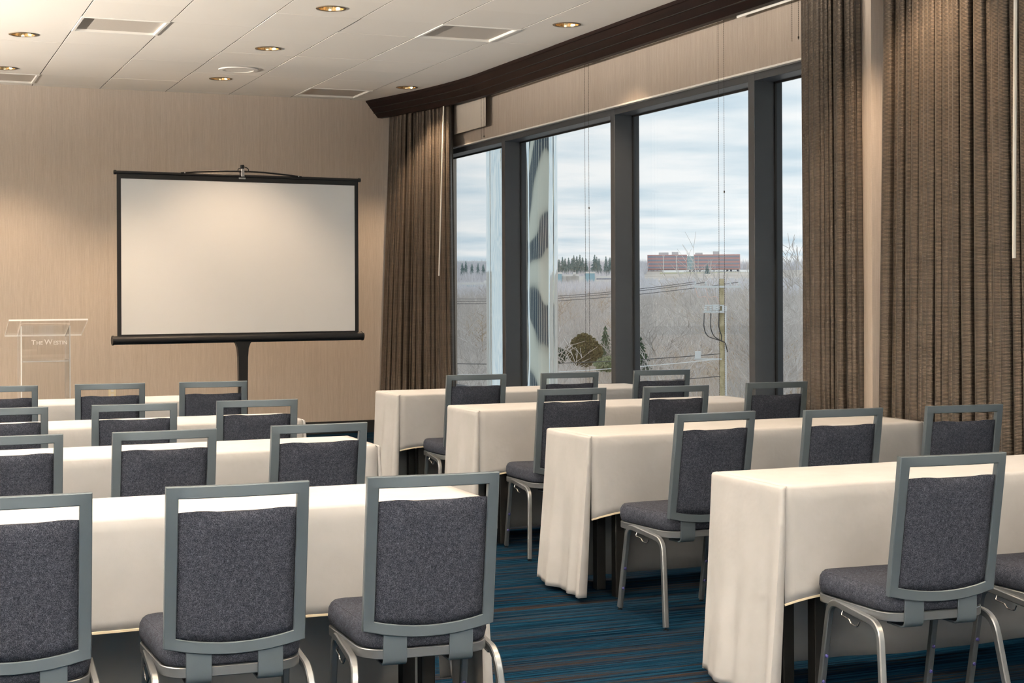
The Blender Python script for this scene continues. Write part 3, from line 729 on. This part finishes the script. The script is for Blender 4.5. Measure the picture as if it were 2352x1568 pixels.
# ------------------------------------------------------------------ outside
def polar(bear, dist, z): a = R(bear); return Vector((math.sin(a)*dist, math.cos(a)*dist, z))
def ground_z(r_):
    P = [(0, -11.5), (60, -11.5), (140, -10.5), (200, -9.6), (300, -7.5), (450, -4.2), (600, -1.0), (800, 3.4), (900, 5.8), (1050, 11), (1200, 16), (1350, 18.5), (1600, 20), (2600, 20)]
    for (a, b), (c_, d) in zip(P, P[1:]):
        if r_ <= c_: return b+(d-b)*(r_-a)/(c_-a)
    return P[-1][1]
def omat(name, c0, c1, sc_, rough=.9):
    M = mat(name, c0, rough, 0, .1); k = NT(M); f = k.noise(k.coords((sc_, sc_, sc_)), 1, 4, .6); k.l(k.ramp(f, [(.35, c0), (.65, c1)]), k.b.inputs['Base Color']); return M
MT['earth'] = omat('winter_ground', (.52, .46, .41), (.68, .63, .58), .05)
MT['bark'] = omat('hazed_grey_bark', (.48, .45, .43), (.64, .61, .59), .8)  # grey and pale bark lightened to stand in for haze
MT['barkpale'] = omat('hazed_pale_bark', (.58, .55, .53), (.74, .71, .69), .8)
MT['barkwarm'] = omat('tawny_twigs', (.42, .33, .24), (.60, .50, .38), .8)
MT['wood_far'] = omat('hazed_bare_woods', (.66, .66, .70), (.78, .78, .82), .03)  # distance haze put into the colour of the far woods
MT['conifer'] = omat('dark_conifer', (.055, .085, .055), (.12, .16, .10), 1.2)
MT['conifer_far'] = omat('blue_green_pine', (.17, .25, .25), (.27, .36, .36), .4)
MT['juniper'] = omat('rusty_juniper', (.09, .085, .035), (.22, .19, .085), 1.6)
MT['greenbush'] = omat('light_green_shrub', (.20, .25, .13), (.34, .38, .24), 1.5)
gb = bmesh.new(); rows = [20, 60, 100, 140, 200, 260, 340, 450, 600, 800, 900, 1050, 1200, 1350, 1600, 2600]; bears = [i for i in range(-30, 101, 5)]
gr = [[gb.verts.new(polar(b_, r_, ground_z(r_)+(.6*math.sin(b_*1.7+r_*.03) if r_ > 100 else 0))) for b_ in bears] for r_ in rows]
for A, B in zip(gr, gr[1:]):
    for a, b, c_, d in zip(A, A[1:], B[1:], B): gb.faces.new((a, b, c_, d))
struct(obj('ground', gb, 'earth'))
# bare trees
def bare_tree(seed, h, spread=.5, levels=5, twig=.012, trunk=.16, lean=.1):
    rg = random.Random(seed); bm = bmesh.new()
    def seg(a, b, r0, r1):
        d = (b-a).normalized(); s = d.cross(Vector((.3, .5, .8))).normalized(); u = s.cross(d)
        A = [bm.verts.new(a+(s*math.cos(q)+u*math.sin(q))*r0) for q in (0, 2.09, 4.19)]; B = [bm.verts.new(b+(s*math.cos(q)+u*math.sin(q))*r1) for q in (0, 2.09, 4.19)]
        for i in range(3): bm.faces.new((A[i], A[(i+1) % 3], B[(i+1) % 3], B[i]))
    def grow(p, d, l, r_, lv):
        n = 3 if lv > 1 else 2
        for i in range(n):
            d = (d+Vector((rg.uniform(-1, 1), rg.uniform(-1, 1), rg.uniform(-.2, .5)))*.16).normalized(); q = p+d*l/n; r1 = max(twig*.5, r_*(1-.22)); seg(p, q, r_, r1); p, r_ = q, r1
            if lv > 0:
                for _ in range(2 if i < n-1 else 2):
                    s = Vector((rg.uniform(-1, 1), rg.uniform(-1, 1), rg.uniform(-.1, .7))).normalized(); nd = (d*(1-spread)+s*spread).normalized()
                    grow(p, nd, l*rg.uniform(.5, .75), max(twig, r_*.6), lv-1)
    grow(Vector((0, 0, 0)), Vector((rg.uniform(-lean, lean), rg.uniform(-lean, lean), 1)).normalized(), h*.45, trunk, levels-1)
    zmax = max(v.co.z for v in bm.verts)
    for v in bm.verts: v.co *= 1.0 if zmax == 0 else Vector((h/zmax, h/zmax, h/zmax)).x
    me = bpy.data.meshes.new('bare_tree'); bm.to_mesh(me); bm.free(); return me
variants = [bare_tree(s, 10, sp, 4, .030, .16) for s, sp in ((1, .5), (2, .55), (3, .48), (4, .6))]
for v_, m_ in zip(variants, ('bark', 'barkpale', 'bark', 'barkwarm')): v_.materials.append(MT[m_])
tall = [bare_tree(s, 10, .45, 5, .014, .10) for s in (21, 22, 25)]
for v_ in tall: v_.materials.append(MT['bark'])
def put_tree(me, bear, dist, top_px_z, label, group, name='bare_tree', zbase=None, wide=1.0):
    zb_ = ground_z(dist)-.3 if zbase is None else zbase; s = (top_px_z-zb_)/10
    o = bpy.data.objects.new(name, me); COL.objects.link(o); o.location = polar(bear, dist, zb_); o.scale = (s*wide, s*wide, s); o.rotation_euler = (0, 0, rnd.uniform(0, 6.28)); tag(o, label, 'tree', group); return o
# tall trees close to the facade, right of the utility pole and by the far pier
put_tree(tall[0], 32.55, 105, 6.4, 'tall leafless tree rising beside the narrow curtain outside', None, wide=1.15)
put_tree(tall[1], 30.95, 112, 5.6, 'tall leafless tree rising right behind the wooden utility pole', None, wide=1.1)
put_tree(tall[2], 31.7, 120, 4.6, 'tall leafless tree hidden partly by the deep window fin', None, wide=1.3)
put_tree(tall[1], 24.95, 170, 2.2, 'spreading leafless tree standing behind the rusty juniper', None, wide=.9)
for i in range(70):
    b_ = rnd.uniform(19.5, 33.5); d = 130+ (i/70)**1.3*420 + rnd.uniform(-15, 15)
    if 24.3 < b_ < 26.3 and d < 200: continue
    s = rnd.uniform(5.5, 9.5)
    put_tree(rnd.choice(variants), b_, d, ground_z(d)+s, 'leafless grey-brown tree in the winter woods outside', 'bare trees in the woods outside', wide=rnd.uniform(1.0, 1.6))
# undergrowth of twigs: uncountable
def thicket(name, n, d0, d1, hmin, hmax, r_, m_, label, seed, b0=17, b1=44, fan=.5):
    rg = random.Random(seed); vs_, fs = [], []
    for i in range(n):
        d = d0+(d1-d0)*rg.random(); b_ = rg.uniform(b0, b1); p = polar(b_, d, ground_z(d)-.2); h_ = rg.uniform(hmin, hmax)
        for q in range(3):
            t_ = p+Vector((rg.uniform(-fan, fan)*h_, rg.uniform(-fan, fan)*h_, h_*rg.uniform(.6, 1))); k_ = len(vs_)
            a = rg.uniform(0, 6.28); e1 = Vector((math.cos(a), math.sin(a), 0))*r_; e2 = Vector((-math.sin(a), math.cos(a), 0))*r_
            p_ = p+Vector((rg.uniform(-.3, .3), rg.uniform(-.3, .3), 0))
            vs_ += [p_+e1, p_-e1*.5+e2, p_-e1*.5-e2, t_]; fs += [(k_, k_+1, k_+3), (k_+1, k_+2, k_+3), (k_+2, k_, k_+3)]
    me = bpy.data.meshes.new(name); me.from_pydata(vs_, [], fs); o = obj(name, me, m_); tag(o, label, 'undergrowth', None, 'stuff')
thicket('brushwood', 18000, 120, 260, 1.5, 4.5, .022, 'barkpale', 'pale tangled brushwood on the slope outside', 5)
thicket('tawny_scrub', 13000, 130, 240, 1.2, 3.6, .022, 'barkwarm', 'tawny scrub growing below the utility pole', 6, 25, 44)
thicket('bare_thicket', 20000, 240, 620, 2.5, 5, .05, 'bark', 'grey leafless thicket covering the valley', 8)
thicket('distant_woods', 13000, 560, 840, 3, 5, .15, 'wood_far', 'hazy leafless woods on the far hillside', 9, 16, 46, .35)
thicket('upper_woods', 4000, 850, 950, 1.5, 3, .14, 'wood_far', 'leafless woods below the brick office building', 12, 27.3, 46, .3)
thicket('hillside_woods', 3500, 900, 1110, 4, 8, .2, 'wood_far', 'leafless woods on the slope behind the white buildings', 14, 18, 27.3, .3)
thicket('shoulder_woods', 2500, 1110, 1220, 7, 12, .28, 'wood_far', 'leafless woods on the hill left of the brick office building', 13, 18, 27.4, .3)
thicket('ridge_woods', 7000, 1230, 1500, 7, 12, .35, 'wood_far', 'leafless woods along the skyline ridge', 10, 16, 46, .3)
# conifers: each with its own tiered crown
def conifer(seed, h, w_, tiers, m_, ragged=.35):
    rg = random.Random(seed); bm = bmesh.new()
    for t_ in range(tiers):
        f = t_/tiers; z = h*(.10+.86*f); rad = w_*(1-f)**.8+.05*w_; n = 11
        top = bm.verts.new((0, 0, z+h*.16*(1-f*.5))); ring = []
        for i in range(n*2):
            a = math.pi*i/n+rg.uniform(-.1, .1); r_ = rad*(rg.uniform(1-ragged, 1) if i % 2 == 0 else rg.uniform(.45, .62)); ring.append(bm.verts.new((r_*math.cos(a), r_*math.sin(a), z-rg.uniform(0, .06)*h*(1-f))))
        for i in range(n*2): bm.faces.new((top, ring[i], ring[(i+1) % (2*n)]))
        bm.faces.new(ring[::-1])
    me = bpy.data.meshes.new('crown'); bm.to_mesh(me); bm.free(); me.materials.append(MT[m_]); return me
def put_conifer(crown, bear, dist, base, s, label, group=None, name='conifer'):
    t = empty(name, polar(bear, dist, base), rnd.uniform(0, 6)); t.scale = (s, s, s); o = obj('crown', crown, None, t); obj('trunk', tube([(0, 0, -.6), (0, 0, 4)], .12, 6), 'bark', t); tag(t, label, 'tree', group)
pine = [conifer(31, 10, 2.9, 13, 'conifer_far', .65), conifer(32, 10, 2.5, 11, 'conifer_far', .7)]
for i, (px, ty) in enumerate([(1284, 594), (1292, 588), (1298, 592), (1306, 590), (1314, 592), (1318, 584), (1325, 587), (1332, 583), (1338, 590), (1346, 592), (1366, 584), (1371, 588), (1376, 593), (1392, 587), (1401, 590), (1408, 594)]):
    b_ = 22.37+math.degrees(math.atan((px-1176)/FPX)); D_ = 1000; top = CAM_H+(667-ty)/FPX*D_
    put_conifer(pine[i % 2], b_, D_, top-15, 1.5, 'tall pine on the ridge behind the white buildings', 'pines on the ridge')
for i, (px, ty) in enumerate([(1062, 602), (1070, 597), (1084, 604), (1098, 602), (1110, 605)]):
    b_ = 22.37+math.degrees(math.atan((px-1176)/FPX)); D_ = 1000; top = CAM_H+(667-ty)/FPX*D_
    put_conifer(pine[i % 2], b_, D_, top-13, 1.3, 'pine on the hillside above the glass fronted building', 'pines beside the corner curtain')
put_conifer(conifer(41, 10, 3.2, 12, 'conifer', .5), 27.18, 180, -8.6, .47, 'small dark spruce near the window fin by the pole', None)
put_conifer(conifer(42, 10, 3.0, 12, 'conifer', .5), 25.85, 190, -9.0, .62, 'dark spruce standing behind the rusty juniper', None)
put_conifer(conifer(43, 10, 3.4, 8, 'conifer_far', .5), 29.65, 1100, 11.0, .95, 'lone evergreen in front of the brick office building', None)
# dense shrub crowns made of small leaf clumps
def clump(seed, n, sx, sz, leaf, m_):
    rg = random.Random(seed); vs_, fs = [], []
    for i in range(n):
        a, c_ = rg.uniform(0, 6.28), rg.uniform(-1, 1); r_ = rg.random()**.4; s_ = math.sqrt(1-c_*c_)
        p = Vector((sx*r_*s_*math.cos(a)*(1-.35*max(0, c_)), sx*r_*s_*math.sin(a)*(1-.35*max(0, c_)), sz*(1+r_*c_)))
        k_ = len(vs_); d = [Vector((rg.gauss(0, 1), rg.gauss(0, 1), rg.gauss(.4, 1))).normalized()*leaf*rg.uniform(.5, 1.2) for _ in range(3)]
        vs_ += [p, p+d[0], p+d[1], p+d[2]]; fs += [(k_, k_+1, k_+2), (k_, k_+2, k_+3), (k_, k_+3, k_+1), (k_+1, k_+3, k_+2)]
    me = bpy.data.meshes.new('foliage'); me.from_pydata(vs_, [], fs); me.materials.append(MT[m_]); return me
def put_bush(me, bear, dist, base, label, name='juniper'):
    t = empty(name, polar(bear, dist, base)); obj('foliage', me, None, t); obj('stem', tube([(0, 0, -.4), (0, 0, 1)], .08, 6), 'bark', t); tag(t, label, 'shrub')
put_bush(clump(51, 7000, 1.95, 1.75, .20, 'juniper'), 25.05, 160, -6.6, 'rusty green juniper bush seen through the middle window')
put_bush(clump(52, 2500, 1.0, .9, .17, 'conifer'), 24.1, 165, -6.6, 'dark green bush beside the mirrored column', 'evergreen_bush')
put_bush(clump(53, 2500, 1.4, .75, .17, 'greenbush'), 25.95, 150, -6.6, 'light green shrub beside the rusty juniper', 'green_shrub')
put_bush(clump(54, 500, .95, .7, .3, 'barkwarm'), 31.0, 130, -4.6, 'tawny dry bush behind the bead chains', 'dry_bush')

# utility pole
MT['polewood'] = omat('weathered_pole_wood', (.33, .29, .17), (.52, .46, .30), 3)
MT['galv'] = mat('galvanised_steel', (.62, .66, .68), .4, .4); MT['cable'] = mat('black_cable', (.03, .035, .04), .5); MT['copper'] = mat('pink_copper_lead', (.75, .52, .46), .5); MT['conduit'] = mat('pale_conduit', (.72, .76, .78), .5)
UB, UD = 30.18, 89.0
upo = empty('utility_pole', polar(UB, UD, ground_z(UD)), -R(UB)); tag(upo, 'weathered wooden utility pole with switchgear seen through the window', 'utility pole'); uz = -ground_z(UD)+CAM_H
S = UD/FPX    # metres per pixel at this range
smooth(obj('shaft', tube([(0, 0, 0), (0, 0, uz+.62)], .15, 12), 'polewood', upo))
obj('crossarm', bx((-1.6, -.22, uz+.10), (1.1, -.13, uz+.22), .01), 'galv', upo)
for x in (-1.5, -.9, .5, 1.0): smooth(obj('insulator', lathe([(0, 0), (.05, .02), (.04, .06), (.07, .10), (.05, .14), (.06, .2), (0, .24)], 10), 'galv', upo, (x, -.17, uz+.22)))
obj('switch_bracket', bx((-1.05, -.26, uz-1.35), (.15, -.18, uz-1.22), .01), 'galv', upo); obj('switch_bracket', bx((-.95, -.26, uz-.95), (.15, -.20, uz-.88), .01), 'galv', upo)
for x in (-.92, -.62, -.28):
    smooth(obj('cutout', lathe([(0, 0), (.07, .02), (.05, .08), (.09, .12), (.05, .18), (.09, .24), (.05, .30), (.08, .36), (0, .38)], 10), 'galv', upo, (x, -.28, uz-1.30)))
obj('control_box', bx((-.5, -.32, uz-1.18), (-.1, -.18, uz-.86), .02), 'galv', upo); obj('arrester', bx((.02, -.3, uz-1.25), (.3, -.2, uz-.95), .02), 'galv', upo)
for x in (-1.0, -.62, -.15):
    smooth(obj('down_lead', tube(fillet([(x, -.25, uz-1.36), (x-.03, -.25, uz-2.2), (x+.15, -.22, uz-2.7), (-.05, -.2, uz-2.95), (.2, -.2, uz-3.05), (.32, -.2, uz-3.6)], .3, 4), .028, 6), 'cable', upo))
for x in (-1.5, -.9): smooth(obj('jumper_lead', tube(fillet([(x, -.2, uz+.1), (x+.15, -.25, uz-.5), (x+.6, -.25, uz-.35), (x+.8, -.25, uz-.85)], .2, 4), .016, 5), 'copper', upo))
smooth(obj('conduit', tube([(.22, -.1, 0), (.22, -.1, uz-1.2)], .045, 8), 'conduit', upo))
obj('splice_box', bx((-1.55, -.3, uz-4.0), (-1.2, -.15, uz-3.55), .03), 'galv', upo); obj('support_arm', bx((-1.6, -.2, uz-4.05), (0, -.12, uz-3.97), .01), 'galv', upo)
# overhead wires to the next pole
def wire(p, q, sag, r_, m_, label, name='overhead_wire'):
    P = [p.lerp(q, i/24) - Vector((0, 0, sag*4*(i/24)*(1-i/24))) for i in range(25)]; o = smooth(obj(name, tube(P, r_, 5), m_)); tag(o, label, 'wire', 'overhead wires from the utility pole'); return o
ux = rt*1.0; base = polar(UB, UD, 0); Rz = Matrix.Rotation(-R(UB), 3, 'Z')
for i, (x, dz, zq) in enumerate(((-1.5, .45, -.35), (-.9, .42, -.62), (1.0, .42, -.90))):
    p = base+Rz @ Vector((x, -.17, CAM_H+dz)); q = polar(16.5, 124, CAM_H+zq+.25); wire(p, q, .75, .017, 'cable', 'upper thin black power line running from the utility pole')
for i, (dz, zq) in enumerate(((-3.7, -5.2), (-4.0, -6.2), (-5.0, -6.9))):
    p = base+Rz @ Vector((-.1, -.17, CAM_H+dz)); q = polar(16.5, 118, CAM_H+zq); wire(p, q, .5, .025, 'conduit' if i == 1 else 'cable', 'lower communication cable slung from the utility pole')
# red brick office building on the hill
MT['brick'] = mat('red_brick', (.62, .36, .34), .85); MT['band'] = mat('ribbon_glazing', (.30, .33, .40), .25); MT['penthouse'] = mat('pale_roof_plant', (.62, .66, .68), .6); MT['atrium'] = mat('green_atrium_glass', (.35, .50, .53), .15); MT['concrete'] = mat('pale_concrete', (.80, .80, .78), .7); MT['grass'] = mat('dry_lawn', (.48, .46, .30), .9); MT['tealglass'] = mat('teal_glazing', (.30, .52, .62), .15)
S2 = 1200/FPX
def far_building(name, bear, dist, zbase, label):
    t = empty(name, polar(bear, dist, zbase), -R(bear)); tag(t, label, 'building'); return t
ob = far_building('office_building', 29.05, 1200, CAM_H+(667-621)/FPX*1200, 'long red brick office building with ribbon windows on the hill')
def P2(px): return math.tan(R(22.37-29.05)+math.atan((px-1176)/FPX))*1200
for a, b in ((1487, 1578), (1594, 1700)):
    xa, xb = P2(a), P2(b); obj('brick_wall', bx((xa, 0, 0), (xb, 25, 11.6)), 'brick', ob)
    for q in range(4): obj('window_band', bx((xa+.4, -.15, 1.1+q*2.75), (xb-.4, .3, 2.35+q*2.75)), 'band', ob)
obj('atrium', bx((P2(1578), 1, 0), (P2(1594), 20, 10.4)), 'atrium', ob)
for q in range(3): obj('atrium_bar', bx((P2(1578), .8, 2.4+q*2.7), (P2(1594), 1.05, 2.8+q*2.7)), 'concrete', ob)
for a, b, h_ in ((1513, 1535, 1.9), (1543, 1558, 2.3), (1597, 1614, 1.5), (1638, 1652, 2.6)): obj('roof_plant', bx((P2(a), 5, 11.6), (P2(b), 15, 11.6+h_)), 'penthouse', ob)
struct(obj('parking_lot', slab([polar(28.0, 1150, 14.2), polar(31.2, 1150, 14.2), polar(31.2, 1185, 16.2), polar(28.0, 1185, 16.2)], (0, 0, .3)), 'concrete'))
struct(obj('lawn', slab([polar(27.9, 1120, 12.9), polar(31.2, 1120, 12.9), polar(31.2, 1150, 14.2), polar(27.9, 1150, 14.2)], (0, 0, .25)), 'grass'))
for px in (1524, 1554):
    b_ = 22.37+math.degrees(math.atan((px-1176)/FPX)); t = empty('light_pole', polar(b_, 1140, 13.6)); obj('post', tube([(0, 0, 0), (0, 0, 13)], .28, 6), 'concrete', t); obj('lamp_head', bx((-.9, -.4, 12.7), (.9, .4, 13.1)), 'concrete', t); tag(t, 'tall white light pole in front of the brick office building', 'light pole', 'car park light poles')
cars = [mat('car_paint_%s' % n_, c_, .3) for n_, c_ in (('white', (.8, .8, .8)), ('silver', (.5, .52, .55)), ('dark', (.08, .09, .11)))]
car_me = []
for cm in cars:
    b = bmesh.new(); box(b, (-2.1, -.85, .3), (2.1, .85, .95), .12, 1); box(b, (-1.2, -.75, .9), (1.1, .75, 1.5), .18, 1); me_ = bpy.data.meshes.new('body'); b.to_mesh(me_); b.free(); me_.materials.append(cm); car_me.append(me_)
wh = bpy.data.meshes.new('wheel'); b = bmesh.new(); sweep(b, [(0, -.1, 0), (0, .1, 0)], circ(.33, 10)); b.to_mesh(wh); b.free(); wh.materials.append(MT['black'])
for i in range(16):
    b_ = 28.9+i*.125+rnd.uniform(-.006, .006); t = empty('parked_car', polar(b_, 1153, 14.65), -R(b_)+R(90)+rnd.uniform(-.04, .04)); ci = rnd.choice((0, 0, 1, 2)); obj('body', car_me[ci], None, t)
    for x in (-1.35, 1.35):
        for y in (-.8, .8): obj('wheel', wh, None, t, (x, y, .33))
    tag(t, 'parked %s car below the brick office building' % ('white', 'silver', 'dark')[ci], 'car', 'cars parked on the hill')
# white low buildings
wbld = far_building('white_commercial_building', 25.0, 860, CAM_H+(667-652)/FPX*860, 'low white commercial building with blue glass corners in the valley')
def P3(px, b0, d0): return math.tan(R(22.37-b0)+math.atan((px-1176)/FPX))*d0
for a, b, h_ in ((1262, 1420, 4.2), (1283, 1330, 5.2), (1316, 1322, 6.4)): obj('wall', bx((P3(a, 25, 860), 0, 0), (P3(b, 25, 860), 18, h_)), 'concrete', wbld)
for a, b, h_ in ((1268, 1290, 6.4), (1344, 1366, 6.6)):
    obj('glass_tower', bx((P3(a, 25, 860), -1, 0), (P3(b, 25, 860), 12, h_-.9)), 'tealglass', wbld); obj('tower_cap', bx((P3(a, 25, 860)-.2, -1.2, h_-.9), (P3(b, 25, 860)+.2, 12.2, h_)), 'concrete', wbld)
obj('window_band', bx((P3(1370, 25, 860), -.1, 2.2), (P3(1405, 25, 860), .2, 3.0)), 'band', wbld)
tb = far_building('glass_fronted_building', 20.9, 760, CAM_H+(667-667)/FPX*760, 'long pale building with teal glass front beside the corner curtain')
obj('wall', bx((P3(1046, 20.9, 760), 0, 0), (P3(1185, 20.9, 760), 14, 4.0)), 'concrete', tb); obj('glass_front', bx((P3(1052, 20.9, 760), -.3, .4), (P3(1185, 20.9, 760), .2, 2.6)), 'tealglass', tb)
for i in range(9): x = P3(1056+i*14, 20.9, 760); obj('glass_front_post', bx((x, -.45, .3), (x+.5, -.2, 3.4)), 'concrete', tb)
obj('roof_block', bx((P3(1112, 20.9, 760), 2, 4.0), (P3(1135, 20.9, 760), 10, 5.0)), 'concrete', tb)
sb = far_building('snowy_roof_building', 27.25, 700, CAM_H+(667-668)/FPX*700, 'low white roofed building in the valley beside the window fin'); obj('wall', bx((P3(1440, 27.25, 700), 0, 0), (P3(1492, 27.25, 700), 14, 2.2)), 'concrete', sb); obj('window_band', bx((P3(1445, 27.25, 700), -.1, .6), (P3(1488, 27.25, 700), .2, 1.2)), 'band', sb); obj('roof_block', bx((P3(1447, 27.25, 700), 2, 2.2), (P3(1462, 27.25, 700), 9, 3.0)), 'concrete', sb)
fr_ = far_building('hilltop_flat_building', 20.6, 1300, CAM_H+(667-607)/FPX*1300, 'flat pale building on the skyline beside the corner curtain'); obj('wall', bx((P3(1036, 20.6, 1300), 0, 0), (P3(1120, 20.6, 1300), 16, 2.6)), 'concrete', fr_); obj('window_band', bx((P3(1038, 20.6, 1300), -.2, .8), (P3(1118, 20.6, 1300), .2, 1.5)), 'tealglass', fr_)

# mirrored column outside the corner, and the hotel wing that it reflects
colm = empty('mirrored_column', (6.52, 15.55, -11.5)); tag(colm, 'round mirror-glass clad column standing outside the corner windows', 'column')
RC = .395; nP = 6
for i in range(nP):
    a0, a1 = 360*i/nP+7, 360*(i+1)/nP+7-.9; pts_ = [(RC*math.cos(R(a0+(a1-a0)*q/14)), RC*math.sin(R(a0+(a1-a0)*q/14))) for q in range(15)]
    b = bmesh.new(); A = [[b.verts.new((x, y, z)) for x, y in pts_] for z in (0, 11.2, 13.6, 16, 19)]
    for r0, r1 in zip(A, A[1:]):
        for q in range(14): b.faces.new((r0[q], r0[q+1], r1[q+1], r1[q]))
    o = obj('mirror_panel', b, 'mirror', colm); md = o.modifiers.new('thickness', 'SOLIDIFY'); md.thickness = .012
    for p in o.data.polygons: p.use_smooth = True
obj('core', tube([(0, 0, 0), (0, 0, 19)], RC-.02, 24), 'black', colm)
MT['cream'] = mat('cream_spandrel', (.72, .68, .58), .7); MT['darkglass'] = mat('dark_tower_glass', (.05, .07, .09), .08)
wg = empty('hotel_wing', (30, -16, -11.5), R(-32)); tag(wg, 'cream and dark glass hotel wing reflected in the mirrored column', 'building')
obj('wall', bx((0, -42, 0), (12, 24, 34)), 'cream', wg)
for q in range(10):
    for s_ in range(10): obj('window_band', bx((-.25, -41+s_*6.5, 1.0+q*3.3), (.2, -35.6+s_*6.5, 2.7+q*3.3)), 'darkglass', wg)
print('tiles', ntile, 'objects', len(bpy.data.objects))
